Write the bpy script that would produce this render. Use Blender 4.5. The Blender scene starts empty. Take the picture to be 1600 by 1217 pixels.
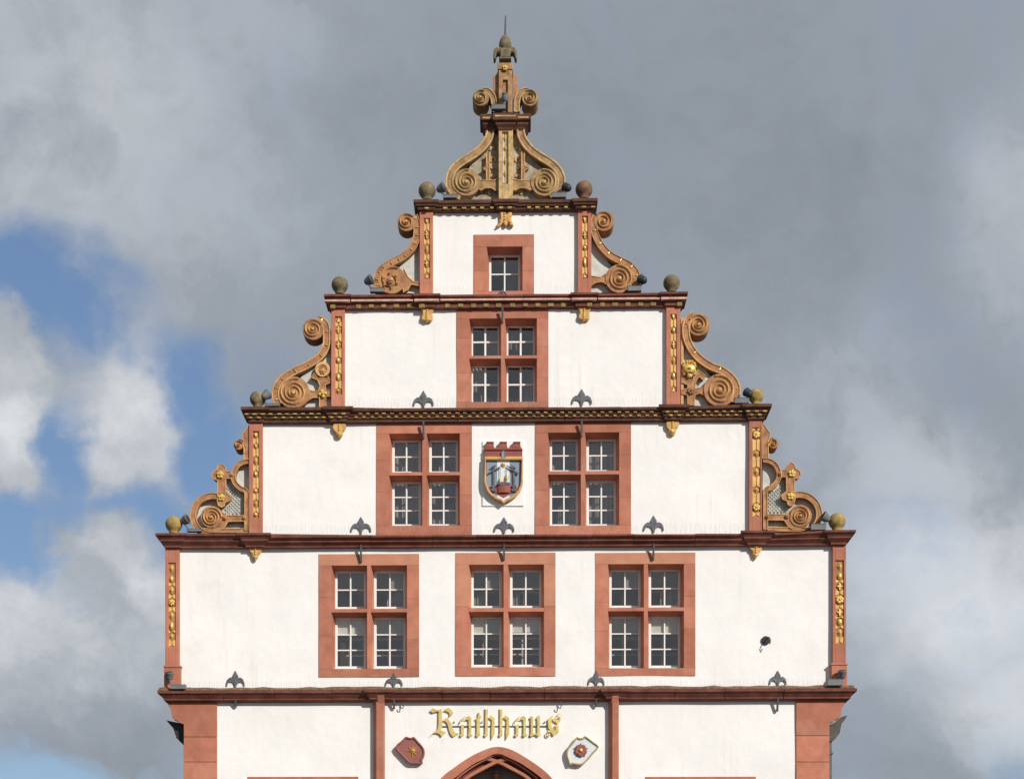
import bpy, bmesh, math, random
from mathutils import Vector, noise
random.seed(7)
R = math.radians
S = bpy.context.scene
COL = S.collection

# ------------------------------------------------------------------ camera
DIST, EYE, PPM, HOR = 30.0, 1.7, 90.0, 1560.0     # metres to wall, eye height, photo px per metre, horizon row
FPX = PPM * DIST
YAW = R(1.0)
OPT = 800 - FPX * math.tan(YAW)                   # column of the optical axis
cd = bpy.data.cameras.new('camera')
cam = bpy.data.objects.new('camera', cd); COL.objects.link(cam)
cam.location = (0, -DIST, EYE)
cam.rotation_euler = (R(90), 0, YAW)
cd.sensor_width = 36; cd.lens = FPX / 1600 * 36
cd.shift_x = (800 - OPT) / 1600
cd.shift_y = (HOR - 608.5) / 1600
cd.clip_end = 4000
S.camera = cam

def W(px, py, d=0.0):
    """world x, z of the photo point (px, py) on the plane d metres in front of the wall"""
    u = (px - OPT) / FPX; v = (HOR - py) / FPX
    fx, fy = -math.sin(YAW), math.cos(YAW)
    rx, ry = math.cos(YAW), math.sin(YAW)
    t = (DIST - d) / (fy + u * ry)
    return ((fx + u * rx) * t, EYE + v * t)
MID = 790
def WX(px, d=0.0): return W(px, 800, d)[0]
def WZ(py, d=0.0, px=MID): return W(px, py, d)[1]

# ------------------------------------------------------------------ light
SUN = Vector((0.80, -1.0, 0.66)).normalized()
ELEV = math.asin(SUN.z); ROT = math.atan2(SUN.x, SUN.y)
sl = bpy.data.lights.new('sun', 'SUN'); sl.energy = 4.15; sl.angle = R(0.5); sl.color = (1.0, 0.955, 0.895)
so = bpy.data.objects.new('sun', sl); COL.objects.link(so)
so.rotation_euler = (-SUN).to_track_quat('-Z', 'Y').to_euler(); so.location = (20, -25, 30)
S.view_settings.view_transform = 'Standard'; S.view_settings.look = 'None'
S.view_settings.exposure = 0; S.view_settings.gamma = 1; S.view_settings.use_curve_mapping = False
S.cycles.max_bounces = 6; S.cycles.transparent_max_bounces = 12

world = bpy.data.worlds.new('World'); S.world = world; world.use_nodes = True
wt = world.node_tree; wt.nodes.clear()
def N(t, kind, **kw):
    n = t.nodes.new(kind)
    for k, v in kw.items():
        if k in n.inputs.keys() if isinstance(k, str) else False: n.inputs[k].default_value = v
        else: setattr(n, k, v)
    return n
def M_(t, op, a, b=None, c=None, clamp=False):
    n = t.nodes.new('ShaderNodeMath'); n.operation = op; n.use_clamp = clamp
    for i, v in enumerate((a, b, c)):
        if v is None: continue
        if isinstance(v, (int, float)): n.inputs[i].default_value = v
        else: t.links.new(v, n.inputs[i])
    return n.outputs[0]
def VM(t, op, a, b=None):
    n = t.nodes.new('ShaderNodeVectorMath'); n.operation = op
    for i, v in enumerate((a, b)):
        if v is None: continue
        if isinstance(v, (tuple, list)): n.inputs[i].default_value = v
        else: t.links.new(v, n.inputs[i])
    return n
def MIX(t, f, a, b, mode='MIX'):
    n = t.nodes.new('ShaderNodeMix'); n.data_type = 'RGBA'; n.blend_type = mode
    for i, v in ((0, f), (6, a), (7, b)):
        if isinstance(v, (int, float)): n.inputs[i].default_value = v
        elif isinstance(v, (tuple, list)): n.inputs[i].default_value = (*v[:3], 1)
        else: t.links.new(v, n.inputs[i])
    return n.outputs[2]
def RAMP(t, f, lo, hi, a=0.0, b=1.0):
    n = t.nodes.new('ShaderNodeMapRange'); n.interpolation_type = 'SMOOTHSTEP'
    t.links.new(f, n.inputs[0])
    for i, v in enumerate((lo, hi, a, b)): n.inputs[i + 1].default_value = v
    return n.outputs[0]
def NOISE(t, vec, scale, detail=4, rough=0.5, dist=0.0):
    n = t.nodes.new('ShaderNodeTexNoise'); n.inputs['Scale'].default_value = scale
    n.inputs['Detail'].default_value = detail; n.inputs['Roughness'].default_value = rough
    n.inputs['Distortion'].default_value = dist
    if vec is not None: t.links.new(vec, n.inputs['Vector'])
    return n

def sky_dir(px, py):
    x, z = W(px, py, 0)
    return Vector((x, DIST, z - EYE)).normalized()
geo = N(wt, 'ShaderNodeTexCoord')
dirv = geo.outputs['Generated']
n1 = NOISE(wt, dirv, 5.5, 5, 0.55)
warp = VM(wt, 'SUBTRACT', n1.outputs['Color'], (0.5, 0.5, 0.5))
sc = wt.nodes.new('ShaderNodeVectorMath'); sc.operation = 'SCALE'; sc.inputs['Scale'].default_value = 0.10
wt.links.new(warp.outputs[0], sc.inputs[0])
wd = VM(wt, 'ADD', dirv, sc.outputs[0]).outputs[0]
n1b = NOISE(wt, dirv, 19, 6, 0.6)
sc2 = wt.nodes.new('ShaderNodeVectorMath'); sc2.operation = 'SCALE'; sc2.inputs['Scale'].default_value = 0.055
wt.links.new(VM(wt, 'SUBTRACT', n1b.outputs['Color'], (0.5, 0.5, 0.5)).outputs[0], sc2.inputs[0])
wd = VM(wt, 'ADD', wd, sc2.outputs[0]).outputs[0]
def blobs(lst, vec=wd):
    """soft patches of sky: (photo column, row, radius in photo px, x squash, strength)"""
    acc = None
    for px, py, r, sq, st in lst:
        c = sky_dir(px, py); rad = r / FPX
        d = VM(wt, 'SUBTRACT', vec, tuple(c)).outputs[0]
        d = VM(wt, 'MULTIPLY', d, (1 / sq, 1, 1)).outputs[0]
        l = VM(wt, 'LENGTH', d).outputs['Value']
        m = RAMP(wt, l, 0, rad, st, 0.0)
        acc = m if acc is None else M_(wt, 'MAXIMUM', acc, m)
    return acc
bluebig = blobs([(30, 440, 140, 1.0, 1.2), (90, 500, 130, 1.0, 1.2), (150, 430, 90, 1.2, .6), (180, 560, 90, 1, .8), (290, 610, 150, 1, 1.15), (335, 700, 150, .9, 1.35), (110, 720, 150, .7, 1.2),
              (250, 810, 150, 1.3, 1.15), (40, 890, 170, 1.1, 1.3), (120, 830, 130, 1, 1.0), (430, 620, 150, 1, .4), (480, 800, 220, 1, .7), (60, 1240, 150, 2.2, 1.1), (1600, 1205, 90, 1.2, .6),
              (-500, 700, 300, 1, .9), (2300, 600, 400, 1, .7), (900, -1500, 500, 1, .6)])
puffs = blobs([(-10, 560, 150, .5, 1.0), (10, 700, 170, .55, 1.1), (190, 620, 120, 1.0, .95), (225, 700, 120, 1.2, .9), (130, 560, 90, 1.2, .5), (290, 760, 80, 1.2, .6), (170, 890, 110, 1.1, .95), (250, 940, 140, 1.2, .9),
              (60, 1040, 170, 1.5, 1.2), (200, 1080, 180, 1.5, 1.1), (-200, 1000, 300, 1, 1)])
blue = M_(wt, 'SUBTRACT', bluebig, puffs)
bright = blobs([(200, 660, 190, 1.1, .8), (20, 700, 180, .7, 1.0), (60, 1000, 200, 1.5, .95), (200, 900, 120, 1, .9),
                (1600, 330, 220, .7, .45), (1480, 930, 230, 1.5, .9), (1560, 1080, 200, 1.4, .85), (1390, 740, 170, 1.3, .5), (100, 170, 330, 1.3, .45), (360, 330, 260, 1.2, .3), (380, 60, 220, 1.5, .25),
                (1250, 620, 200, 1.6, .3)])
dark = blobs([(950, 220, 560, 1.4, .75), (1250, 420, 330, 1.6, .7), (480, 470, 260, 1.2, .45), (1400, 130, 300, 1.5, .5), (200, 1130, 150, 1.8, .9), (1500, 1170, 170, 2.2, .8), (1480, 620, 160, 1.8, .5), (1300, 980, 150, 1, .4)])
n2 = NOISE(wt, wd, 11, 10, 0.58)
n4 = NOISE(wt, wd, 30, 8, 0.6)
n3 = NOISE(wt, dirv, 2.2, 4, 0.5)
bl = M_(wt, 'ADD', blue, M_(wt, 'MULTIPLY', M_(wt, 'SUBTRACT', n2.outputs['Fac'], 0.5), 1.5))
bl = M_(wt, 'ADD', bl, M_(wt, 'MULTIPLY', M_(wt, 'SUBTRACT', n4.outputs['Fac'], 0.5), 0.7))
bmask = RAMP(wt, bl, -0.08, 0.92)
cl = M_(wt, 'ADD', 0.42, M_(wt, 'MULTIPLY', bright, 0.48))
cl = M_(wt, 'SUBTRACT', cl, M_(wt, 'MULTIPLY', dark, 0.20))
cl = M_(wt, 'ADD', cl, M_(wt, 'MULTIPLY', M_(wt, 'SUBTRACT', n2.outputs['Fac'], 0.5), M_(wt, 'ADD', 0.55, M_(wt, 'MULTIPLY', bright, 0.75))))
cl = M_(wt, 'ADD', cl, M_(wt, 'MULTIPLY', M_(wt, 'SUBTRACT', n4.outputs['Fac'], 0.5), 0.30))
cl = M_(wt, 'ADD', cl, M_(wt, 'MULTIPLY', M_(wt, 'SUBTRACT', n3.outputs['Fac'], 0.5), 0.30), clamp=True)
cr = wt.nodes.new('ShaderNodeValToRGB'); wt.links.new(cl, cr.inputs[0])
e = cr.color_ramp.elements
e[0].position = 0.12; e[0].color = (2.45, 2.75, 3.15, 1)
e[1].position = 0.95; e[1].color = (7.2, 7.4, 7.7, 1)
e2 = cr.color_ramp.elements.new(0.45); e2.color = (3.35, 3.7, 4.2, 1)
sky = wt.nodes.new('ShaderNodeTexSky'); sky.sky_type = 'NISHITA'; sky.sun_disc = False
sky.sun_elevation = ELEV; sky.sun_rotation = ROT; sky.air_density = 1.0; sky.dust_density = 0.6; sky.ozone_density = 1.5
thin = MIX(wt, 0.45, sky.outputs[0], (1.5, 2.6, 5.0))
fin = MIX(wt, bmask, cr.outputs[0], thin)
bg = wt.nodes.new('ShaderNodeBackground'); bg.inputs['Strength'].default_value = 0.10
wt.links.new(fin, bg.inputs['Color'])
wo = wt.nodes.new('ShaderNodeOutputWorld'); wt.links.new(bg.outputs[0], wo.inputs['Surface'])

# ------------------------------------------------------------------ materials
def material(name, col, rough=0.8, metal=0.0, var=0.12, vscale=2.0, bump=0.3, bscale=30, dirt=0.0, dirtcol=(.06, .05, .04),
             dscale=1.5, rnd=0.0, streak=0.0, patch=None, patchamt=0.0, patchscale=3.0, updirt=0.0, spec=0.3):
    m = bpy.data.materials.new(name); m.use_nodes = True; t = m.node_tree; t.nodes.clear()
    g = t.nodes.new('ShaderNodeNewGeometry'); P = g.outputs['Position']
    c = None
    a = NOISE(t, P, vscale, 5, 0.6)
    lo = tuple(v * (1 - var) for v in col); hi = tuple(min(1, v * (1 + var)) for v in col)
    c = MIX(t, RAMP(t, a.outputs['Fac'], 0.3, 0.7), lo, hi)
    if patch:
        b = NOISE(t, P, patchscale, 6, 0.65, 0.4)
        c = MIX(t, M_(t, 'MULTIPLY', RAMP(t, b.outputs['Fac'], 0.48, 0.68), patchamt), c, patch)
    if dirt:
        b = NOISE(t, P, dscale, 7, 0.7)
        c = MIX(t, M_(t, 'MULTIPLY', RAMP(t, b.outputs['Fac'], 0.5, 0.78), dirt), c, dirtcol)
    if streak:
        v = VM(t, 'MULTIPLY', P, (7, 7, 0.45)).outputs[0]
        b = NOISE(t, v, 1.0, 5, 0.65)
        v2 = NOISE(t, P, 0.7, 3, 0.5)
        f = M_(t, 'MULTIPLY', RAMP(t, b.outputs['Fac'], 0.5, 0.75), RAMP(t, v2.outputs['Fac'], 0.42, 0.62))
        c = MIX(t, M_(t, 'MULTIPLY', f, streak), c, dirtcol)
    if updirt:
        s = t.nodes.new('ShaderNodeSeparateXYZ'); t.links.new(g.outputs['Normal'], s.inputs[0])
        b = NOISE(t, P, 9, 5, 0.65)
        f = M_(t, 'MULTIPLY', RAMP(t, s.outputs[2], 0.1, 0.8), RAMP(t, b.outputs['Fac'], 0.3, 0.6))
        c = MIX(t, M_(t, 'MULTIPLY', f, updirt), c, (.10, .09, .05))
    if rnd:
        oi = t.nodes.new('ShaderNodeObjectInfo')
        c = MIX(t, 1.0, c, MIX(t, oi.outputs['Random'], (1 - rnd, 1 - rnd, 1 - rnd), (1 + rnd, 1 + rnd * 1.1, 1 + rnd * 1.2)), 'MULTIPLY')
    p = t.nodes.new('ShaderNodeBsdfPrincipled'); t.links.new(c, p.inputs['Base Color'])
    p.inputs['Roughness'].default_value = rough; p.inputs['Metallic'].default_value = metal
    p.inputs['Specular IOR Level'].default_value = spec
    if bump:
        b1 = NOISE(t, P, bscale, 6, 0.6); b2 = NOISE(t, P, bscale / 8, 3, 0.5)
        h = M_(t, 'ADD', M_(t, 'MULTIPLY', b1.outputs['Fac'], 0.3), b2.outputs['Fac'])
        bn = t.nodes.new('ShaderNodeBump'); bn.inputs['Strength'].default_value = bump; bn.inputs['Distance'].default_value = 0.02
        t.links.new(h, bn.inputs['Height']); t.links.new(bn.outputs[0], p.inputs['Normal'])
    o = t.nodes.new('ShaderNodeOutputMaterial'); t.links.new(p.outputs[0], o.inputs['Surface'])
    return m
PLASTER = material('white_plaster', (.845, .825, .795), .9, var=.03, vscale=1.3, bump=.75, bscale=7.5, dirt=.28, dirtcol=(.64, .61, .56), dscale=1.6, streak=.50)
STONE = material('red_sandstone', (.455, .172, .106), .85, var=.13, vscale=3.2, bump=.22, bscale=40, dirt=.45, dirtcol=(.27, .10, .07), dscale=2.6, rnd=.13, streak=.35, patch=(.52, .26, .18), patchamt=.5, patchscale=1.7)
STONE2 = material('pale_sandstone', (.52, .235, .145), .85, var=.10, vscale=3.2, bump=.22, bscale=40, dirt=.2, dirtcol=(.40, .15, .10), dscale=2.2)
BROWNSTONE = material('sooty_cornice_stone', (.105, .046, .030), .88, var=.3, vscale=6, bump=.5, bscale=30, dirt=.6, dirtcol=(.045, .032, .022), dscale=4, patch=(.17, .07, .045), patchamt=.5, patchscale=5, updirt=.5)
DARKSTONE = material('weathered_and_recess_shade_stone', (.155, .052, .036), .85, var=.25, vscale=5, bump=.4, bscale=30, dirt=.5, dirtcol=(.07, .045, .03), dscale=3, patch=(.28, .10, .07), patchamt=.5, patchscale=4, updirt=.5)
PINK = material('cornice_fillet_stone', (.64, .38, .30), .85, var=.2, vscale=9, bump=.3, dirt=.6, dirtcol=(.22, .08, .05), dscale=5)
OLDSTONE = material('weathered_scroll_stone', (.39, .185, .095), .9, var=.28, vscale=8, bump=.7, bscale=36, dirt=.85, dirtcol=(.11, .07, .045), dscale=6, patch=(.47, .29, .13), patchamt=.65, patchscale=7, updirt=.8)
OCHRE = material('ochre_painted_stone', (.62, .36, .135), .7, var=.2, vscale=8, bump=.35, bscale=45, dirt=.5, dirtcol=(.25, .14, .06), dscale=6, updirt=.5)
CROWNOCHRE = material('old_ochre_stone', (.37, .225, .105), .85, var=.32, vscale=9, bump=.5, bscale=45, dirt=.95, dirtcol=(.12, .085, .05), dscale=6, patch=(.30, .15, .09), patchamt=.6, patchscale=8, updirt=.8)
CROWNRIM = material('worn_ochre_rim', (.52, .35, .16), .8, var=.3, vscale=10, bump=.6, bscale=40, dirt=.85, dirtcol=(.20, .13, .07), dscale=7, updirt=.7)
RUSTBALL = material('reddish_ball_stone', (.19, .10, .065), .9, var=.3, vscale=10, bump=.6, bscale=40, dirt=.7, dirtcol=(.09, .055, .04), dscale=6, patch=(.22, .17, .09), patchamt=.6, patchscale=7)
CROWNGROUND = material('dingy_crown_ground', (.36, .31, .23), .9, var=.3, vscale=10, bump=.6, bscale=30, dirt=.8, dirtcol=(.20, .13, .08), dscale=7)
STRAPGOLD = material('yellow_ochre_strap', (.74, .45, .15), .6, var=.15, vscale=10, bump=.3, dirt=.4, dirtcol=(.35, .17, .06), dscale=9)
LICHEN = material('lichened_stone', (.17, .135, .085), .9, var=.3, vscale=12, bump=.6, bscale=45, dirt=.7, dirtcol=(.10, .07, .05), dscale=6, streak=.5, patch=(.38, .30, .14), patchamt=.7, patchscale=9)
YLICHEN = material('yellow_lichened_stone', (.36, .25, .08), .9, var=.3, vscale=12, bump=.6, bscale=45, dirt=.8, dirtcol=(.13, .085, .05), dscale=5, streak=.6, patch=(.30, .24, .14), patchamt=.6, patchscale=9)
PANELGROUND = material('panel_ground_ochre', (.40, .20, .085), .8, var=.2, vscale=8, bump=.3, dirt=.5, dirtcol=(.25, .09, .05), dscale=6)
GREYPLASTER = material('grey_spandrel_plaster', (.56, .56, .51), .9, var=.12, vscale=7, bump=.5, bscale=35, dirt=.6, dirtcol=(.27, .25, .20), dscale=5)
GOLD = material('gilding', (.83, .58, .17), .42, metal=.45, var=.15, vscale=12, bump=.3, bscale=50, dirt=.35, dirtcol=(.42, .24, .07), dscale=9, spec=.5)
LETTERGOLD = material('letter_gilding', (.74, .57, .21), .45, metal=.40, var=.12, vscale=9, bump=.2, bscale=40, dirt=.3, dirtcol=(.40, .26, .10), dscale=7, spec=.5)
DENTGOLD = material('dull_gold_paint', (.50, .36, .11), .6, metal=.1, var=.25, vscale=14, bump=.3, dirt=.5, dirtcol=(.16, .10, .04), dscale=10)
SHADEGOLD = material('shade_darkened_gold_paint', (.27, .19, .06), .7, metal=.0, var=.3, vscale=14, bump=.3, dirt=.7, dirtcol=(.10, .06, .03), dscale=10)  # dentil gold darkened, the shade under the cornice lip painted in
IRON = material('grey_iron', (.125, .125, .135), .6, metal=.3, var=.2, vscale=10, bump=.3, dirt=.3, dirtcol=(.05, .05, .05), dscale=8)
LAMP = material('grey_lamp_housing', (.17, .175, .18), .55, var=.12, vscale=8, bump=.08, dirt=.3, dirtcol=(.08, .08, .07), dscale=9)
SHADELAMP = material('shade_darkened_lamp_housing', (.035, .037, .04), .5, var=.1, bump=.05)  # lamp grey darkened to paint in the shade on averted heads
GUTTER = material('weathered_gutter_metal', (.085, .073, .062), .6, var=.25, vscale=5, bump=.15)
BLACK = material('black_metal', (.03, .03, .032), .6, var=.2, bump=.1)
WHITE = material('white_window_paint', (.80, .785, .755), .5, var=.04, vscale=6, bump=.08, bscale=60, dirt=.15, dirtcol=(.5, .47, .42), dscale=6)
BLIND = material('beige_roller_blind', (.72, .69, .61), .8, var=.05, bump=.05)
UPPERBLIND = material('taupe_blind', (.30, .265, .235), .9, var=.08, vscale=5, bump=.05)
ROOM = material('dim_room_plaster', (.50, .47, .42), .95, var=.25, vscale=1.2, bump=0)
CURTAIN = material('grey_net_curtain', (.27, .255, .235), .95, var=.3, vscale=3, bump=.2)
YWOOD = material('yellow_wood', (.60, .42, .14), .6, var=.1, bump=.1)
SLATE = material('roof_slate', (.07, .065, .065), .7, var=.3, vscale=3, bump=.4)
PAVE = material('plaza_paving', (.09, .082, .075), .85, var=.2, vscale=.8, bump=.4, bscale=12, dirt=.3, dirtcol=(.12, .11, .10), dscale=.5)
MOSS = material('mossy_capping', (.17, .105, .062), .95, var=.4, vscale=14, bump=.9, bscale=45, dirt=.6, dirtcol=(.09, .07, .045), dscale=8)
SHIELDRED = material('oxblood_paint', (.29, .105, .088), .6, var=.06, bump=.12)
SHIELDBLUE = material('grey_blue_paint', (.23, .275, .34), .6, var=.06, bump=.12)
SHIELDWHITE = material('white_enamel_paint', (.68, .71, .72), .5, var=.05, bump=.1)
CREAMRIM = material('cream_gilt_rim', (.52, .40, .21), .5, metal=.15, var=.1, bump=.15)
ARMSRED = material('brick_red_paint', (.30, .085, .065), .65, var=.1, bump=.15)
SPIKE = material('steel_wire', (.42, .42, .42), .4, metal=.6, var=.0, bump=0)
# window glass: clear, with a Fresnel reflection
GLASS = bpy.data.materials.new('window_glass'); GLASS.use_nodes = True; t = GLASS.node_tree; t.nodes.clear()
tr = t.nodes.new('ShaderNodeBsdfTransparent'); tr.inputs[0].default_value = (.84, .86, .86, 1)
gl = t.nodes.new('ShaderNodeBsdfGlossy'); gl.inputs['Roughness'].default_value = .03; gl.inputs[0].default_value = (1, .97, .93, 1)
fr = t.nodes.new('ShaderNodeFresnel'); fr.inputs[0].default_value = 1.55
gp = t.nodes.new('ShaderNodeNewGeometry'); nn = NOISE(t, gp.outputs['Position'], 5, 2, .5)
bb = t.nodes.new('ShaderNodeBump'); bb.inputs['Strength'].default_value = .12; bb.inputs['Distance'].default_value = .02
t.links.new(nn.outputs['Fac'], bb.inputs['Height']); t.links.new(bb.outputs[0], gl.inputs['Normal'])
ms = t.nodes.new('ShaderNodeMixShader'); t.links.new(M_(t, 'MULTIPLY', fr.outputs[0], 3.5), ms.inputs[0]); t.links.new(tr.outputs[0], ms.inputs[1]); t.links.new(gl.outputs[0], ms.inputs[2])
oo = t.nodes.new('ShaderNodeOutputMaterial'); t.links.new(ms.outputs[0], oo.inputs['Surface'])

# ------------------------------------------------------------------ mesh helpers
class MB:
    def __init__(s): s.v = []; s.f = []
    def add(s, vs, fs):
        o = len(s.v); s.v += [tuple(v) for v in vs]; s.f += [tuple(i + o for i in f) for f in fs]
    def box(s, x0, x1, y0, y1, z0, z1):
        if x0 > x1: x0, x1 = x1, x0
        if y0 > y1: y0, y1 = y1, y0
        if z0 > z1: z0, z1 = z1, z0
        s.add([(x0, y0, z0), (x1, y0, z0), (x1, y1, z0), (x0, y1, z0), (x0, y0, z1), (x1, y0, z1), (x1, y1, z1), (x0, y1, z1)],
              [(0, 1, 5, 4), (1, 2, 6, 5), (2, 3, 7, 6), (3, 0, 4, 7), (4, 5, 6, 7), (3, 2, 1, 0)])
    def prism(s, pts, d0, d1, taper=0.0):
        """world (x, z) outline extruded from d0 in front of the wall back to d1; taper shrinks the front"""
        n = len(pts)
        a = sum(pts[i][0] * pts[(i + 1) % n][1] - pts[(i + 1) % n][0] * pts[i][1] for i in range(n))
        if a < 0: pts = pts[::-1]
        fr_ = pts
        if taper:
            cx = sum(p[0] for p in pts) / n; cz = sum(p[1] for p in pts) / n
            fr_ = [(cx + (p[0] - cx) * (1 - taper), cz + (p[1] - cz) * (1 - taper)) for p in pts]
        vs = [(x, -d0, z) for x, z in fr_] + [(x, -d1, z) for x, z in pts]
        s.add(vs, [tuple(range(n)), tuple(range(2 * n - 1, n - 1, -1))] + [(i, n + i, n + (i + 1) % n, (i + 1) % n) for i in range(n)])
    def poly(s, pp, d0, d1, taper=0.0):
        """the same from photo points"""
        s.prism([W(x, y, d0) for x, y in pp], d0, d1, taper)
    def pbox(s, x0, x1, y0, y1, d0, d1, taper=0.0):
        s.poly([(x0, y0), (x1, y0), (x1, y1), (x0, y1)], d0, d1, taper)
    def ribbon(s, pts, wid, d0, d1, closed=False, crown=0.0):
        """flat band along world (x, z) points, wid in metres (number or list), with depth; crown lifts its middle"""
        n = len(pts); L = []; Rr = []
        for i, p in enumerate(pts):
            a = pts[i - 1] if (i > 0 or closed) else p
            b = pts[(i + 1) % n] if (i < n - 1 or closed) else p
            tx, tz = b[0] - a[0], b[1] - a[1]; l = math.hypot(tx, tz) or 1
            w = (wid[i] if isinstance(wid, (list, tuple)) else wid) / 2
            nx, nz = -tz / l * w, tx / l * w
            L.append((p[0] + nx, p[1] + nz)); Rr.append((p[0] - nx, p[1] - nz))
        o = len(s.v)
        for i in range(n):
            s.v += [(L[i][0], -d0, L[i][1]), (pts[i][0], -d0 - crown, pts[i][1]), (Rr[i][0], -d0, Rr[i][1]),
                    (Rr[i][0], -d1, Rr[i][1]), (L[i][0], -d1, L[i][1])]
        for i in range(n if closed else n - 1):
            a = o + 5 * i; b = o + 5 * ((i + 1) % n)
            for k in range(5):
                s.f.append((a + k, a + (k + 1) % 5, b + (k + 1) % 5, b + k))
        if not closed:
            s.f.append(tuple(o + k for k in range(4, -1, -1))); s.f.append(tuple(o + 5 * (n - 1) + k for k in range(5)))
    def tube(s, pts, r, seg=6):
        P = [Vector(p) for p in pts]; n = len(P); o = len(s.v)
        for i, p in enumerate(P):
            tg = (P[min(i + 1, n - 1)] - P[max(i - 1, 0)]).normalized()
            up = Vector((0, 1, 0)) if abs(tg.y) < .9 else Vector((1, 0, 0))
            a = tg.cross(up).normalized(); b = tg.cross(a)
            rr = r[i] if isinstance(r, (list, tuple)) else r
            for k in range(seg):
                q = p + (a * math.cos(2 * math.pi * k / seg) + b * math.sin(2 * math.pi * k / seg)) * rr
                s.v.append(tuple(q))
        for i in range(n - 1):
            for k in range(seg):
                s.f.append((o + i * seg + k, o + i * seg + (k + 1) % seg, o + (i + 1) * seg + (k + 1) % seg, o + (i + 1) * seg + k))
        s.f.append(tuple(o + k for k in range(seg))); s.f.append(tuple(o + (n - 1) * seg + k for k in range(seg - 1, -1, -1)))
    def lathe(s, c, prof, axis=(0, 0, 1), seg=20, squash=(1, 1)):
        ax = Vector(axis).normalized(); up = Vector((0, 1, 0)) if abs(ax.y) < .9 else Vector((1, 0, 0))
        a = ax.cross(up).normalized(); b = ax.cross(a); c = Vector(c); o = len(s.v); n = len(prof)
        for r, h in prof:
            for k in range(seg):
                th = 2 * math.pi * k / seg
                s.v.append(tuple(c + ax * h + (a * math.cos(th) * squash[0] + b * math.sin(th) * squash[1]) * r))
        for i in range(n - 1):
            for k in range(seg):
                s.f.append((o + i * seg + k, o + i * seg + (k + 1) % seg, o + (i + 1) * seg + (k + 1) % seg, o + (i + 1) * seg + k))
        s.f.append(tuple(o + k for k in range(seg))); s.f.append(tuple(o + (n - 1) * seg + k for k in range(seg - 1, -1, -1)))
    def disc(s, cx, cz, r, d0, d1, seg=40, dome=0.0):
        """round boss facing the viewer"""
        prof = [(r, 0), (r, d0 - d1)] if not dome else [(r, 0), (r, d0 - d1)] + [(r * math.cos(q), d0 - d1 + dome * math.sin(q)) for q in (.4, .8, 1.2, 1.5)]
        s.lathe((cx, -d1, cz), prof, (0, -1, 0), seg)
    def build(s, name, mat, parent=None, bevel=0.0, smooth=False, **props):
        me = bpy.data.meshes.new(name); me.from_pydata(s.v, [], s.f); me.materials.append(mat)
        bm = bmesh.new(); bm.from_mesh(me); bmesh.ops.recalc_face_normals(bm, faces=bm.faces); bm.to_mesh(me); bm.free()
        if smooth:
            for p in me.polygons: p.use_smooth = True
            try: me.set_sharp_from_angle(angle=R(40))
            except Exception: pass
        o = bpy.data.objects.new(name, me); COL.objects.link(o)
        if parent: o.parent = parent
        if bevel:
            b = o.modifiers.new('edge', 'BEVEL'); b.width = bevel; b.segments = 1; b.limit_method = 'ANGLE'; b.angle_limit = R(40)
        for k, v in props.items(): o[k] = v
        return o
def thing(name, label, cat, loc=(0, 0, 0), group=None):
    o = bpy.data.objects.new(name, None); COL.objects.link(o); o.location = loc
    o['label'] = label; o['category'] = cat
    if group: o['group'] = group
    return o
def smoothline(pts, k=5):
    out = []; n = len(pts)
    for i in range(n - 1):
        p0, p1, p2, p3 = pts[max(i - 1, 0)], pts[i], pts[i + 1], pts[min(i + 2, n - 1)]
        for j in range(k):
            t_ = j / k
            out.append(tuple(.5 * ((2 * p1[q]) + (-p0[q] + p2[q]) * t_ + (2 * p0[q] - 5 * p1[q] + 4 * p2[q] - p3[q]) * t_ ** 2 +
                                   (-p0[q] + 3 * p1[q] - 3 * p2[q] + p3[q]) * t_ ** 3) for q in (0, 1)))
    out.append(pts[-1]); return out
def zoomed(ox, oy, s_):
    return lambda L: [(ox + x / s_, oy + y / s_) for x, y in L]
def arc(cx, cy, r, a0, a1, n=16, ry=None):
    ry = ry or r
    return [(cx + r * math.cos(R(a0 + (a1 - a0) * i / n)), cy - ry * math.sin(R(a0 + (a1 - a0) * i / n))) for i in range(n + 1)]

# ------------------------------------------------------------------ ground
g = MB(); g.add([(-600, -600, 0), (600, -600, 0), (600, 600, 0), (-600, 600, 0)], [(0, 1, 2, 3)])
g.build('ground', PAVE, None, kind='structure')

# ------------------------------------------------------------------ town hall
hall = thing('town_hall', 'white plastered town hall with stepped scroll gable and red sandstone window frames', 'building')

# windows: surround rect, top and bottom lights; all rows in photo px
WINS = []
def win(sx0, sx1, sy0, sy1, lights, cols, rows, story, **k): WINS.append(dict(s=(sx0, sx1, sy0, sy1), l=lights, c=cols, r=rows, st=story, **k))
win(740, 834.5, 367, 462, [(760.5, 816.5)], None, [(386, 455, 2)], 4)
win(713.5, 857, 483, 642, [(733, 783), (788.5, 839)], None, [(498, 556, 2), (560.5, 628, 2)], 3)
win(588, 737.5, 659, 840, [(608, 660), (666.5, 718.5)], None, [(677.5, 738, 2), (742.7, 821, 3)], 2)
win(836, 986, 658, 839, [(856, 907.6), (914, 967.5)], None, [(676, 736, 2), (741.3, 821, 3)], 2)
win(498, 655, 865.5, 1057.5, [(518, 573.7), (579.5, 636)], None, [(883.3, 951, 2), (956.5, 1044.5, 3)], 1)
win(711.5, 868, 863.5, 1056, [(732.5, 787), (793.7, 850)], None, [(882, 949.5, 2), (955.5, 1042, 3)], 1)
win(930, 1086.5, 863.5, 1055.5, [(949.8, 1006), (1012, 1068.6)], None, [(881.2, 949, 2), (954.5, 1043.5, 3)], 1)
win(387, 560, 1213, 1420, [(407, 470), (477, 540)], None, [(1233, 1305, 2), (1311, 1400, 3)], 0)
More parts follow.
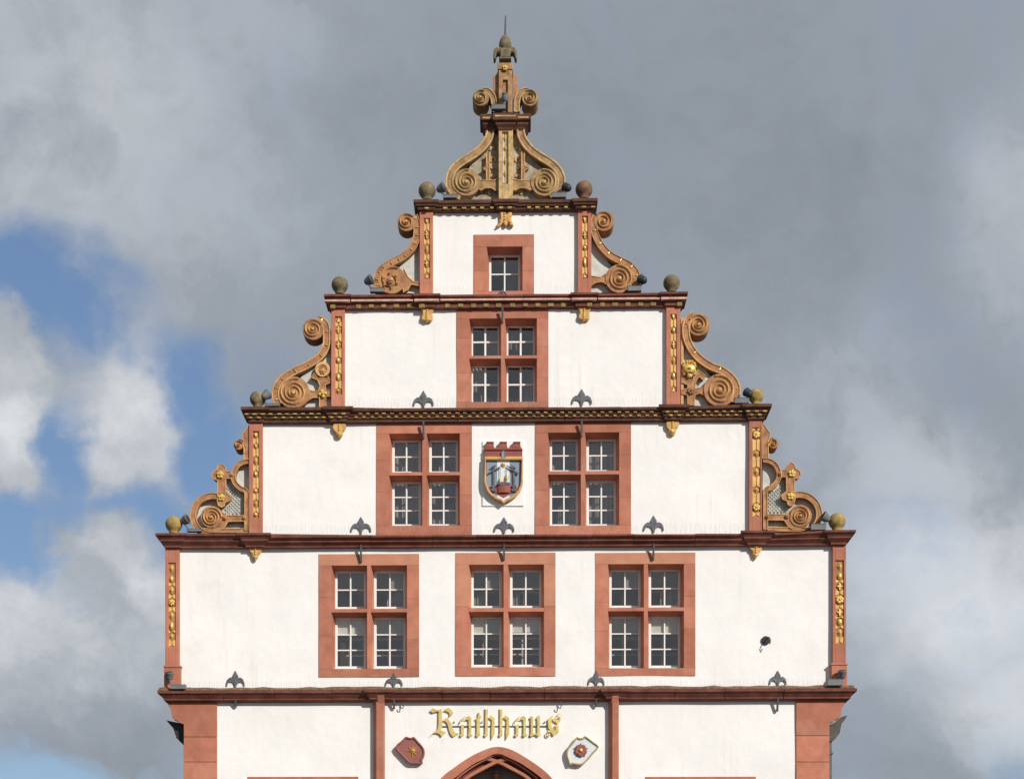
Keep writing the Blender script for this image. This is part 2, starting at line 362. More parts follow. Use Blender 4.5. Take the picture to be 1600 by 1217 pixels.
win(1008, 1181, 1213, 1420, [(1028, 1091), (1098, 1161)], None, [(1233, 1305, 2), (1311, 1400, 3)], 0)
DOOR = (695, 859, 1200)   # rough hole in the ground storey, to the floor

def rect_world(x0, x1, y0, y1):
    return WX(x0), WX(x1), WZ(y1, 0, (x0 + x1) / 2), WZ(y0, 0, (x0 + x1) / 2)

TIERS = {4: (656, 924, 318, 464), 3: (517.5, 1063, 467, 643), 2: (389, 1190.5, 646, 841), 1: (258, 1322, 839, 1079), 0: (287, 1294.5, 1082, 1713)}
def wall_sheet(mb, x0, x1, z0, z1, holes, y, flip, rough=True):
    xs = {x0, x1}; zs = {z0, z1}
    for h in holes: xs |= {h[0], h[1]}; zs |= {h[2], h[3]}
    xs |= {x0 + (x1 - x0) * i / max(1, int((x1 - x0) / .22)) for i in range(int((x1 - x0) / .22))} if rough else set()
    zs |= {z0 + (z1 - z0) * i / max(1, int((z1 - z0) / .22)) for i in range(int((z1 - z0) / .22))} if rough else set()
    def thin_(vals, keep):
        v = sorted(vals); out = []
        for q in v:
            if out and q - out[-1] < .05:
                if q in keep: 
                    if out[-1] in keep: out.append(q)
                    else: out[-1] = q
                continue
            out.append(q)
        return out
    kx = {x0, x1} | {h[0] for h in holes} | {h[1] for h in holes}; kz = {z0, z1} | {h[2] for h in holes} | {h[3] for h in holes}
    xs = thin_(xs, kx); zs = thin_(zs, kz); idx = {}
    def vert(i, j):
        if (i, j) not in idx:
            x, z = xs[i], zs[j]
            yy = y + (noise.noise(Vector((x * 1.1, z * 1.1, 3))) * .012 if rough else 0)
            idx[i, j] = len(mb.v); mb.v.append((x, yy, z))
        return idx[i, j]
    for i in range(len(xs) - 1):
        for j in range(len(zs) - 1):
            cx, cz = (xs[i] + xs[i + 1]) / 2, (zs[j] + zs[j + 1]) / 2
            if any(h[0] < cx < h[1] and h[2] < cz < h[3] for h in holes): continue
            q = (vert(i, j), vert(i + 1, j), vert(i + 1, j + 1), vert(i, j + 1))
            mb.f.append(q[::-1] if flip else q)
THK = .45
DEEP = 14.0
for st, (px0, px1, py0, py1) in TIERS.items():
    x0, x1, z0, z1 = rect_world(px0, px1, py0, py1)
    if st == 0: z0 = 0.0
    x0 += .012; x1 -= .012
    holes = []
    for w in WINS:
        if w['st'] != st: continue
        a = rect_world(*w['s'])
        holes.append((a[0] + .02, a[1] - .02, max(a[2] + .02, z0 + .06), min(a[3] - .02, z1 - .06)))
    if st == 0:
        for ya, yb, hw_ in ((1178, 1185, 30), (1185, 1192, 42), (1192, 1202, 55), (1202, 1214, 70), (1214, 1250, 82), (1250, 1720, 92)):
            holes.append((WX(777 - hw_), WX(777 + hw_), max(0.0, WZ(yb)), WZ(ya)))
    mb = MB(); wall_sheet(mb, x0, x1, z0, z1, holes, 0, False)
    mb.add([(x0, .02, z0), (x0, THK, z0), (x0, THK, z1), (x0, .02, z1)], [(0, 1, 2, 3)])
    mb.add([(x1, .02, z0), (x1, THK, z0), (x1, THK, z1), (x1, .02, z1)], [(3, 2, 1, 0)])
    mb.add([(x0, .02, z1), (x1, .02, z1), (x1, THK, z1), (x0, THK, z1)], [(0, 1, 2, 3)])
    me = mb.build('wall', PLASTER, hall, smooth=True)
    mb = MB(); wall_sheet(mb, x0, x1, z0, z1, holes, THK, True, False)
    mb.build('inner_wall', ROOM, hall)
    # room behind the windows
    if holes and st > 0:
        rx0 = min(h[0] for h in holes) - .35; rx1 = max(h[1] for h in holes) + .35
        yb = THK + 2.2
        q = MB(); q.add([(rx0, THK, z0), (rx1, THK, z0), (rx1, yb, z0), (rx0, yb, z0), (rx0, THK, z1), (rx1, THK, z1), (rx1, yb, z1), (rx0, yb, z1)],
                        [(0, 1, 2, 3), (4, 7, 6, 5), (0, 3, 7, 4), (1, 5, 6, 2), (3, 2, 6, 7)])
        q.build('room', ROOM, hall)
# body of the building behind the gable: side walls and roof
bx0, bx1 = WX(287) + .02, WX(1294.5) - .02; zE = WZ(1135); zR = WZ(372)
b = MB(); b.box(bx0, bx0 + .4, THK, DEEP, 0, zE); b.box(bx1 - .4, bx1, THK, DEEP, 0, zE)
b.box(bx0 + .4, bx1 - .4, DEEP - .4, DEEP, 0, zE); b.build('side_wall', PLASTER, hall)
xm = WX(790); r = MB()
r.add([(bx0 - .25, THK + .02, zE - .1), (xm, THK + .02, zR), (bx1 + .25, THK + .02, zE - .1), (bx0 - .25, DEEP + .2, zE - .1), (xm, DEEP + .2, zR), (bx1 + .25, DEEP + .2, zE - .1)],
      [(0, 3, 4, 1), (1, 4, 5, 2), (3, 5, 4), (0, 2, 5, 3)])
r.build('roof', SLATE, hall)

# --- window surrounds with splayed reveals
SPL, RD = .040, .235     # splay and depth of the reveals
def wall_z(py, px): return WZ(py, 0, px)
def jamb(mb, xo, xi, z0, z1, side, d=.012):
    """xo outer edge, xi opening edge; side +1: opening lies to the right"""
    s2 = SPL * side
    v = [(xo, -d), (xi, -d), (xi + s2, RD), (xo, RD)]
    mb.add([(x, y, z0) for x, y in v] + [(x, y, z1) for x, y in v], [(0, 1, 5, 4), (1, 2, 6, 5), (2, 3, 7, 6), (3, 0, 4, 7), (4, 5, 6, 7), (3, 2, 1, 0)])
def xprofile(mb, x0, x1, prof):
    n = len(prof)
    mb.add([(x0, y, z) for y, z in prof] + [(x1, y, z) for y, z in prof], [tuple(range(n)), tuple(range(2 * n - 1, n - 1, -1))] + [(i, n + i, n + (i + 1) % n, (i + 1) % n) for i in range(n)])
LETTER = []
random.seed(11)
for wi, w in enumerate(WINS):
    X0, X1, Z0, Z1 = rect_world(*w['s']); J = .0015
    cx = (w['s'][0] + w['s'][1]) / 2
    lights = [(WX(a), WX(b_)) for a, b_ in w['l']]; rows = [(wall_z(b_, cx), wall_z(a, cx), n) for a, b_, n in w['r']]
    base = MB(); base.add([(X0 + .01, .03, Z0 + .01), (X1 - .01, .03, Z0 + .01), (X1 - .01, .03, Z1 - .01), (X0 + .01, .03, Z1 - .01)], [])
    ztop = rows[0][1]; zbot = rows[-1][0]; d = .012
    wobj = bpy.data.objects.new('window', None); COL.objects.link(wobj); wobj.parent = hall
    wobj.location = ((X0 + X1) / 2, 0, Z0)
    inv = Vector((-(X0 + X1) / 2, 0, -Z0))
    def put(mb, name, mat, **k):
        mb.v = [(x + inv.x, y, z + inv.z) for x, y, z in mb.v]
        return mb.build(name, mat, wobj, **k)
    pale = w['st'] in (1,)
    m = MB(); xprofile(m, X0, X1, [(-d, Z1), (-d, ztop + J), (RD - .002, ztop - SPL + J), (RD - .002, Z1)]); put(m, 'lintel', STONE2 if pale else STONE)
    m = MB(); xprofile(m, X0, X1, [(-d, zbot - J), (-d, Z0), (RD - .004, Z0), (RD - .004, zbot + .012)]); put(m, 'sill', STONE)
    # jambs in two or three stones each
    for side, xo, xi in ((1, X0, lights[0][0]), (-1, X1, lights[-1][1])):
        cuts = [zbot, zbot + (ztop - zbot) * random.uniform(.28, .4), zbot + (ztop - zbot) * random.uniform(.62, .78), ztop] if len(rows) > 1 else [zbot, zbot + (ztop - zbot) * .45, ztop]
        if wi == 5: cuts = [zbot, wall_z(947, cx), ztop]
        for a, b_ in zip(cuts, cuts[1:]):
            m = MB(); jamb(m, xo, xi, a + J, b_ - J, side); put(m, 'jamb_stone', STONE2 if (wi == 5 and a > zbot + .1) else STONE)
    if len(lights) == 2:
        xa, xb = lights[0][1], lights[1][0]
        m = MB(); v = [(xa, -d), (xb, -d), (xb + SPL * .9, RD - .001), (xa - SPL * .9, RD - .001)]
        m.add([(x, y, zbot + J) for x, y in v] + [(x, y, ztop - J) for x, y in v], [(0, 1, 5, 4), (1, 2, 6, 5), (2, 3, 7, 6), (3, 0, 4, 7), (4, 5, 6, 7), (3, 2, 1, 0)])
        put(m, 'mullion', STONE)
    for li, (la, lb) in enumerate(lights):
        if len(rows) == 2:
            zt0, zt1 = rows[1][1], rows[0][0]
            m = MB(); xprofile(m, la + J, lb - J, [(-d, zt1), (-d, zt0), (RD - .003, zt0 - SPL), (RD - .003, zt1 + .01)]); put(m, 'transom', STONE)
        for ri, (z0, z1, npane) in enumerate(rows):
            xa, xb = la + SPL * .9 - .004, lb - SPL * .9 + .004
            za = z0 + .045; zb = z1 - SPL + .006
            y0, y1 = RD + .004, RD + .05; fw = .046 if w['st'] < 3 else (.030 if w['st'] == 3 else .044)
            c = MB()
            c.box(xa, xa + fw, y0, y1, za, zb); c.box(xb - fw, xb, y0, y1, za, zb)
            c.box(xa + fw, xb - fw, y0 + .001, y1, zb - fw * .8, zb); c.box(xa + fw, xb - fw, y0 + .001, y1, za, za + fw)
            put(c, 'casement', WHITE, bevel=.004)
            # white weather board on the sill, only under the lowest lights
            if ri == len(rows) - 1 and w['st'] != 3:
                c = MB(); c.box(xa + .002, xb - .05, RD - .10, RD - .04, z0 + .012, z0 + .034); put(c, 'weather_board', WHITE)
            gx0, gx1, gz0, gz1 = xa + fw, xb - fw, za + fw, zb - fw * .8
            bw = .024 if w['st'] != 3 else .032; xc = (gx0 + gx1) / 2
            blind_h = 0
            if w['st'] == 1: blind_h = (random.uniform(.26, .31) if ri == 1 else random.uniform(.44, .54)) 
            if w['st'] in (1, 0) and ri == len(rows) - 1: zs = [gz0 + (gz1 - gz0) * q for q in (0, .345, .675, 1)]
            else: zs = [gz0 + (gz1 - gz0) * q / npane for q in range(npane + 1)]
            c = MB(); c.box(xc - bw / 2, xc + bw / 2, y0 - .004, y1 - .008, gz0 + .001, gz1 - .001); put(c, 'glazing_bar', WHITE)
            for q in zs[1:-1]:
                for (ga, gb) in ((gx0 + .001, xc - bw / 2 - .001), (xc + bw / 2 + .001, gx1 - .001)):
                    c = MB(); c.box(ga, gb, y0 + .003, y1 - .008, q - bw * .42, q + bw * .42); put(c, 'glazing_bar', WHITE)
            for za_, zb_ in zip(zs, zs[1:]):
                for ga, gb in ((gx0, xc - bw / 2), (xc + bw / 2, gx1)):
                    a_ = random.uniform(-.0025, .0025); b2 = random.uniform(-.0025, .0025)
                    c = MB(); yy = y1 - .02
                    c.add([(ga - .004, yy + a_, za_), (gb + .004, yy - a_, za_), (gb + .004, yy - a_ + b2, zb_), (ga - .004, yy + a_ + b2, zb_)], [(0, 1, 2, 3)])
                    put(c, 'pane', GLASS)
            if w['st'] == 1:
                # inner casement of the double window
                c = MB(); yi = RD + .20; zi = za + (zb - za) * (.5 if ri == 0 else .62); xi = xa + (xb - xa) * random.uniform(.40, .46)
                c.box(xi - .018, xi + .018, yi, yi + .03, za, zb); c.box(xa, xb, yi + .002, yi + .028, zi - .016, zi + .016)
                if ri: c.box(xa, xb, yi + .002, yi + .028, za + (zb - za) * .30 - .014, za + (zb - za) * .30 + .014)
                put(c, 'inner_casement', ROOM)
            if blind_h:
                zz = gz1 - (gz1 - gz0) * blind_h
                c = MB(); c.box(gx0 - .02, gx1 + .02, RD + .058, RD + .063, zz, gz1 + .02)
                if ri == 1:
                    c.box(gx0 - .02, gx1 + .02, RD + .052, RD + .07, zz - .018, zz)
                put(c, 'roller_blind', BLIND if ri == 1 else UPPERBLIND)
            if w['st'] in (2, 3, 4) or (w['st'] == 1 and ri == 0):
                # folds of net curtain hanging behind the panes
                pts = []; nn_ = 26
                for q in range(nn_ + 1):
                    pts.append((xa - .04 + (xb - xa + .08) * q / nn_, RD + .17 + .016 * math.sin(q * 1.9 + wi) + random.uniform(-.005, .005)))
                side = random.choice((0, 1)) if w['st'] != 2 else 2
                if side == 0: pts = pts[:int(nn_ * random.uniform(.35, .6))]
                elif side == 1: pts = pts[int(nn_ * random.uniform(.45, .6)):]
                c = MB(); k = len(pts)
                c.add([(x, y, za - .02) for x, y in pts] + [(x, y, zb + .02) for x, y in pts], [(i, i + 1, k + i + 1, k + i) for i in range(k - 1)])
                put(c, 'net_curtain', CURTAIN)
# yellow board standing inside the first window
shelf = thing('wooden_board', 'yellow wooden board standing behind the lowest left pane of the leftmost window', 'board')
c = MB(); x0, z0 = W(532, 1050, -.34); x1, z1 = W(540.5, 1003, -.34); c.box(x0, x1, .36, .39, z0, z1); c.box(x1, x1 + .03, .365, .385, z0, z1 - .25); c.build('plank', YWOOD, shelf)

# --- cornices
def cornice(px0, px1, ress, prof, yref, dmain=.05, dres=.09, name='cornice', mat=None, lips=None, sag=0.0):
    """prof: (out, photo row) from the top edge down; ress: photo spans that step forward"""
    x0, x1 = WX(px0, dmain), WX(px1, dmain)
    if lips:
        o_ = prof[0][0]; x0 = max(WX(lips[0], dres + o_) + o_, x0); x1 = min(WX(lips[1], dres + o_) - o_, x1)
        x0 = min(x0, WX(px0, .08) + prof[-2][0]); x1 = max(x1, WX(px1, .08) - prof[-2][0])
    path = []
    first = ress and abs(ress[0][0] - px0) < 4; last = ress and abs(ress[-1][1] - px1) < 4
    path.append((x0, THK))
    if first: path.append((x0, -dres))
    else: path.append((x0, -dmain))
    for i, (a, b_) in enumerate(ress):
        if not (i == 0 and first): path += [(WX(a, dmain), -dmain), (WX(a, dmain), -dres)]
        if not (i == len(ress) - 1 and last): path += [(WX(b_, dmain), -dres), (WX(b_, dmain), -dmain)]
    path.append((x1, -dres if last else -dmain)); path.append((x1, THK))
    def nrm(a, b_):
        dx, dy = b_[0] - a[0], b_[1] - a[1]
        return (0, -1) if dx > 1e-6 else ((-1, 0) if dy < 0 else (1, 0))
    rj = random.Random(int(yref)); full = []      # (point, normal, inset, drop)
    for i in range(len(path)):
        n = []
        if i > 0: n.append(nrm(path[i - 1], path[i]))
        if i < len(path) - 1: n.append(nrm(path[i], path[i + 1]))
        low = sag and abs(path[i][1] + dmain) < 1e-6 and WX(ress[1][0], dmain) < path[i][0] < WX(ress[-2][1], dmain) + .001
        full.append((path[i], (sum(q[0] for q in n), sum(q[1] for q in n)), 0.0, sag if low else 0.0))
        if i < len(path) - 1 and n[-1] == (0, -1):
            a, b_ = path[i][0], path[i + 1][0]; cnt = int((b_ - a) / .95 + .5) if b_ - a > 1.3 else 0
            for q in range(1, cnt):
                xj = a + (b_ - a) * (q + rj.uniform(-.18, .18)) / cnt; up = rj.uniform(-.006, .006)
                for dx, ins in ((-.006, 0), (-.0045, .012), (.0045, .012), (.006, 0)):
                    full.append(((xj + dx, path[i][1]), (0, -1), ins + (0 if ins else 0), (sag if low else 0) + up * (1 if dx < 0 else -1)))
    mb = MB(); P = [(o, WZ(y, dmain + o)) for o, y in prof]; m = len(P); k = len(full)
    zt, zb_ = P[0][1], P[-1][1]
    for (o, z) in P:
        wgt = min(1.0, max(0.0, (z - zb_) / (zt - zb_))) if zt > zb_ else 0
        for p, nn_, ins, drp in full: mb.v.append((p[0] + nn_[0] * (o - ins), p[1] + nn_[1] * (o - ins), z - drp * wgt))
    for a in range(m - 1):
        for i in range(k - 1): mb.f.append((a * k + i, a * k + i + 1, (a + 1) * k + i + 1, (a + 1) * k + i))
    mb.f.append(tuple(range(k)))
    mb.f.append(tuple(range((m - 1) * k, m * k)))
    return mb.build(name, mat or DARKSTONE, hall, bevel=.006), P
PIL = {4: ((655.7, 676.4), (902.8, 924)), 3: (517.5, 538.6), 2: (389, 410), 1: (258, 280)}
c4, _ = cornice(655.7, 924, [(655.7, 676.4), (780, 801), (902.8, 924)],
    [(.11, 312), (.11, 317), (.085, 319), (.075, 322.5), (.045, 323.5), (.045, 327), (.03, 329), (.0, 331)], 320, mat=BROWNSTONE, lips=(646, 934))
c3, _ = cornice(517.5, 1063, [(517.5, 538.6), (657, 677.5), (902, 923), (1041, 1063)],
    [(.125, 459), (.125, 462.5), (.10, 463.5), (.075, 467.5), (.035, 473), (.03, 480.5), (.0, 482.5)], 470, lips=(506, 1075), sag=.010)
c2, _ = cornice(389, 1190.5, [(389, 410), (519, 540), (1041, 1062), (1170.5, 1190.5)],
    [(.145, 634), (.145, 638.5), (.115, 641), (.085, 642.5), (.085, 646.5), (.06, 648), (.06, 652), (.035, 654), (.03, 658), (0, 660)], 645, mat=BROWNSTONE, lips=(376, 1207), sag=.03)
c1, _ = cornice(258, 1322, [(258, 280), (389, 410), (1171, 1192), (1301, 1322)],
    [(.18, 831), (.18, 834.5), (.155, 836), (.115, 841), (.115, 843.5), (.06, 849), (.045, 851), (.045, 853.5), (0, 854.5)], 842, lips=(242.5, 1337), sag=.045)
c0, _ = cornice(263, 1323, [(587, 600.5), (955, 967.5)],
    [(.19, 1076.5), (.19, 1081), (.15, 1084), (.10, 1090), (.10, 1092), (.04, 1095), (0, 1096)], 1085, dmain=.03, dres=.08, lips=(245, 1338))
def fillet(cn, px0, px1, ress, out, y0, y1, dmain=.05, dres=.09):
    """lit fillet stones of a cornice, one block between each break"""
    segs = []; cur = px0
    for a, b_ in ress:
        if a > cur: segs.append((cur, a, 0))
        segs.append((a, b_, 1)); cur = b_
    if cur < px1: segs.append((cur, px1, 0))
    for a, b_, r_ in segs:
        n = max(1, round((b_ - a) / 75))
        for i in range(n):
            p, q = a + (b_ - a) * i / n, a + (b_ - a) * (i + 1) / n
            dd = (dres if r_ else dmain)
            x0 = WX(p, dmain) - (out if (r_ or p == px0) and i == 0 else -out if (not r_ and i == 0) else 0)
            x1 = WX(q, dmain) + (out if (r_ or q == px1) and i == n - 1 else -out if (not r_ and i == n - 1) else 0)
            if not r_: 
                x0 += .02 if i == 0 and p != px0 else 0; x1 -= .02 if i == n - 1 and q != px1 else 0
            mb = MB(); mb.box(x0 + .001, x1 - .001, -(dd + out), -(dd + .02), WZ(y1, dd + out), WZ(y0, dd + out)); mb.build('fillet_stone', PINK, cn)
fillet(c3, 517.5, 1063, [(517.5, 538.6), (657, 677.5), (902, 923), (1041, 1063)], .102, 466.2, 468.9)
def dentils(cn, px0, px1, step, w, y0, y1, out, ress, dmain=.05, dres=.09, phase=0.0, mat=None, depth=.045, jitter=.12):
    base = MB(); hx, hz = w / PPM / 2, abs(WZ(y0, dmain + out) - WZ(y1, dmain + out)) / 2
    base.box(-hx, hx, 0, depth, -hz, hz); proto = None
    n = int((px1 - px0) / step)
    rr = random.Random(int(px0 + y0))
    for i in range(n + 1):
        px = px0 + phase + i * (px1 - px0 - 2 * phase) / n
        if px > px1: break
        d = dmain
        for a, b_ in ress:
            e_ = out * PPM
            if a - e_ - w / 2 < px < a - e_ + w / 2 + 1 or b_ + e_ - w / 2 - 1 < px < b_ + e_ + w / 2: px += 0; d = None; break
            if a - e_ <= px <= b_ + e_: d = dres
        if d is None: continue
        if proto is None:
            proto = base.build('dentil', mat or DENTGOLD, cn, bevel=.003); o = proto
        else:
            o = proto.copy(); COL.objects.link(o)
        o.location = (WX(px + rr.uniform(-1, 1) * jitter * w, d + out), -(d + out), WZ((y0 + y1) / 2, d + out)); o.scale = (rr.uniform(.85, 1.1), 1, rr.uniform(.85, 1.1))
R4 = [(655.7, 676.4), (780, 801), (902.8, 924)]; R3 = [(517.5, 538.6), (657, 677.5), (902, 923), (1041, 1063)]; R2 = [(389, 410), (519, 540), (1041, 1062), (1170.5, 1190.5)]
dentils(c4, 652, 927.5, 13.8, 6.3, 323.0, 325.0, .085, R4)
dentils(c3, 519, 1061, 19.6, 8.2, 473, 479.5, .046, R3, mat=SHADEGOLD)
dentils(c2, 385, 1195, 12.6, 6.0, 643.4, 645.3, .108, R2)
dentils(c2, 391, 1189, 12.6, 5.2, 649.0, 650.9, .080, R2, phase=1)
# mossy capping stones on the lowest cornice
a0, a1 = WX(247, .22), WX(1336, .22); nseg = 60; mb = MB(); rr = random.Random(5)
for i in range(nseg + 1):
    x = a0 + (a1 - a0) * i / nseg; e_ = 1 if 0 < i < nseg else 0
    mb.v += [(x, -.215, WZ(1076.3, .215) + .002), (x, -.18, WZ(1074.4, .18) + rr.uniform(0, .012)), (x, -.02, WZ(1072.5, .02) + rr.uniform(-.012, .015)), (x, .0 if 0 < i < nseg else .0, WZ(1076, .2) - .02), (x, -.21, WZ(1077, .215) - .002)]
for i in range(nseg):
    for k in range(5): mb.f.append((i * 5 + k, i * 5 + (k + 1) % 5, (i + 1) * 5 + (k + 1) % 5, (i + 1) * 5 + k))
mb.build('capping', MOSS, c0)

# --- pilasters with carved panels
def pilaster(x0, x1, y0, y1, panel, motifs, d=.08, basey=None, basew=None, gold=True):
    P = MB()
    if panel:
        a, b_, c_, e_ = panel
        P.pbox(x0, a, y0, y1, d, 0); P.pbox(b_, x1, y0, y1, d, 0)
        P.pbox(a, b_, y0, c_, d - .001, 0); P.pbox(a, b_, e_, y1, d - .001, 0); 
    else: P.pbox(x0, x1, y0, y1, d, 0)
    # flank going back through the gable's thickness
    xa, xb = WX(x0, d), WX(x1, d); P.box(xa + .002, xb - .002, .001, THK - .01, WZ(y1), WZ(y0))
    o = P.build('pilaster', STONE, hall, bevel=.004)
    if panel:
        Q = MB(); Q.pbox(a - .2, b_ + .2, c_ - .2, e_ + .2, d - .03, .005); Q.build('panel_ground', PANELGROUND, o)
    if basey:
        Q = MB(); Q.pbox(x0 - basew, x1 + basew, basey + 2, y1, d + .03, -.1); Q.pbox(x0 - basew - 1, x1 + basew + 1, basey - 1, basey + 2.2, d + .045, -.11, .0)
        Q.build('pedestal', STONE, o, bevel=.006)
    if not panel: return o
    a, b_, c_, e_ = panel; cx = (a + b_) / 2; hw = (b_ - a) / 2 - .8; D = d - .03
    ys = [c_ + 1] + [m[1] for m in motifs] + [e_ - 1]
    # ochre strap plates between the motifs, pinched in the middle
    for i in range(len(ys) - 1):
        t0 = ys[i] + (motifs[i - 1][2] if i > 0 else 0); t1 = ys[i + 1] - (motifs[i][2] if i < len(motifs) else 0)
        if t1 - t0 < 3: continue
        mid = (t0 + t1) / 2
        for sgn in (-1, 1):
            q = MB(); q.poly([(cx + sgn * (hw + .5), t0 - 1.2), (cx + sgn * hw * .55, t0 + .2), (cx + sgn * .55, t0 + 2), (cx + sgn * .55, t1 - 2), (cx + sgn * hw * .55, t1 - .2), (cx + sgn * (hw + .5), t1 + 1.2)], D + .014, D - .002)
            q.build('strap', STRAPGOLD, o, bevel=.003)
    for kind, y, h in motifs:
        q = MB(); x_, z_ = W(cx, y, D); hh = (h - .8) / PPM; ww = (hw * .62) / PPM
        if kind == 'd': q.lathe((x_, -D, z_), [(1, 0), (1, .01), (.05, .045)], (0, -1, 0), 4); q.v = [(x_ + (v[0] - x_) * ww * 1.15, v[1], z_ + (v[2] - z_) * hh) for v in q.v]
        elif kind == 'o': q.lathe((x_, -D, z_), [(1, 0), (1, .012), (.8, .03), (.45, .042), (.05, .046)], (0, -1, 0), 14); q.v = [(x_ + (v[0] - x_) * ww, v[1], z_ + (v[2] - z_) * hh) for v in q.v]
        elif kind == 'x':
            q.box(x_ - ww, x_ + ww, -D - .03, -D + .002, z_ - ww * .32, z_ + ww * .32); q.box(x_ - ww * .32, x_ + ww * .32, -D - .032, -D + .002, z_ - hh, z_ + hh)
        elif kind == 'r':
            for k in range(6):
                an = k * math.pi / 3 + .3; rr_ = hw * 1.05 / PPM
                q.lathe((x_ + math.cos(an) * rr_ * .6, -D, z_ + math.sin(an) * rr_ * .6), [(rr_ * .46, 0), (rr_ * .46, .03), (rr_ * .2, .045)], (0, -1, 0), 8)
            q.lathe((x_, -D, z_), [(rr_ * .35, 0), (rr_ * .35, .05), (rr_ * .1, .065)], (0, -1, 0), 8)
        elif kind == 'v':
            q.poly([(cx - hw * .8, y - h), (cx + hw * .8, y - h), (cx, y + h)], D + .03, D - .002, .3)
        elif kind == 'a':
            q.poly([(cx - hw * .8, y + h), (cx + hw * .8, y + h), (cx, y - h)], D + .03, D - .002, .3)
        q.build('motif', GOLD if kind != 'w' else OCHRE, o, bevel=.002)
    return o
pilaster(655.7, 676.4, 330, 461, (662, 671.6, 341, 435.5), [('v', 346, 4), ('x', 367.5, 7), ('d', 390, 8), ('x', 412.5, 6), ('a', 431, 4)])
pilaster(902.8, 924, 328, 459, (909, 918.4, 337.5, 434.5), [('v', 344, 5), ('x', 368, 6), ('o', 388, 4), ('o', 410, 8), ('a', 431, 3)])
pilaster(517.5, 538.6, 481, 636, (523.3, 534.2, 494.5, 616), [('a', 499, 5), ('x', 515.5, 6), ('x', 539, 6), ('o', 563.5, 5), ('o', 589.5, 6), ('d', 611, 4)])
pilaster(1041, 1063, 479.5, 634, (1047.3, 1057.3, 491, 612), [('v', 495, 4), ('o', 516.5, 5), ('x', 539, 6), ('d', 563.5, 7), ('o', 587.5, 6), ('a', 608, 4)])
pilaster(389, 410, 659, 833, (395, 404.6, 673.5, 809), [('o', 680, 5), ('v', 697, 4), ('d', 720, 7), ('o', 741, 5), ('o', 767, 4), ('d', 787, 6), ('o', 804, 4)])
pilaster(1170.5, 1190.5, 656, 831, (1175.2, 1188, 668, 807), [('r', 679.5, 7), ('d', 709, 5), ('d', 737, 7), ('d', 765.5, 5), ('r', 793, 7)])
pilaster(258, 280, 853.5, 1075, (263, 274.3, 879, 1010), [('d', 888, 8), ('o', 904.5, 6), ('d', 922, 7), ('r', 941.5, 7), ('d', 962, 7), ('o', 978, 7), ('d', 994, 6)], basey=1040, basew=1.8)
pilaster(1301, 1322, 850.5, 1073, (1305, 1318.6, 875, 1005.5), [('d', 885, 7), ('o', 900, 6), ('x', 916, 6), ('r', 937, 8), ('x', 956.5, 6), ('o', 971.5, 6), ('d', 988, 7)], basey=1036.5, basew=1.8)
# joints: thin block lines are left to the stone's bump; corner piers of the ground storey are laid in blocks
def blocks(outlines):
    for o_ in outlines:
        m = MB(); m.poly(o_, .035, -.1); m.build('pier_stone', STONE, hall, bevel=.005)
def pier(xo, xi, flip, yt):
    f = (lambda x: x) if not flip else (lambda x: 1583 - x + 0)
    g_ = lambda L: [(f(x), y) for x, y in L]
    ou = [(263, yt), (263.5, yt + 7), (267, yt + 10), (267.5, yt + 14), (269, yt + 24), (272, yt + 28), (278, yt + 30), (281, yt + 33), (287, yt + 35)]
    blocks([g_(ou + [(287, yt + 54.6), (339, yt + 54.6), (339, yt)])])
    ys = [yt + 55, 1190, 1232, 1285, 1330, 1390, 1440, 1500, 1560, 1620, 1670, 1713]
    for a, b_ in zip(ys, ys[1:]): blocks([g_([(287, a + .3), (339, a + .3), (339, b_ - .3), (287, b_ - .3)])])
pier(287, 339, False, 1096); pier(0, 0, True, 1094)
# upright strips dividing the ground storey
for (a, b_, yt) in ((583.5, 600.5, 1082), (950.5, 967.2, 1080)):
    m = MB(); dd = .17; xl, xr = WX(a), WX(b_, .15)
    pts = [(xl, 0), (xl + .008, -.06), (xl + .062, -.15), (xr - .02, -.15), (xr, -.12), (xr, 0)]; z1 = WZ(1096) ; k = len(pts)
    m.add([(x, y, 0) for x, y in pts] + [(x, y, z1) for x, y in pts], [tuple(range(k - 1, -1, -1)), tuple(range(k, 2 * k))] + [(i, (i + 1) % k, k + (i + 1) % k, k + i) for i in range(k)])
    pts = [(xl + .02, 0), (xl + .06, -.21), (xr - .02, -.21), (xr, -.18), (xr, 0)]; k = len(pts); za, zb = z1 + .004, WZ(yt - 1, .2)
    m.build('divider_strip', STONE, hall, bevel=.004)
    m = MB(); xa = WX(a + 5.5, .24); xb2 = WX(b_ - .5, .24)
    m.add([(xa, -.24, zb), (xb2, -.24, zb), (xb2, -.14, z1 - .06), (xa, -.14, z1 - .06), (xa, 0, zb), (xb2, 0, zb), (xb2, 0, z1 - .06), (xa, 0, z1 - .06)],
          [(0, 3, 2, 1), (4, 5, 6, 7), (0, 1, 5, 4), (3, 7, 6, 2), (0, 4, 7, 3), (1, 2, 6, 5)])
    m.build('strip_head', STONE, hall, bevel=.006)

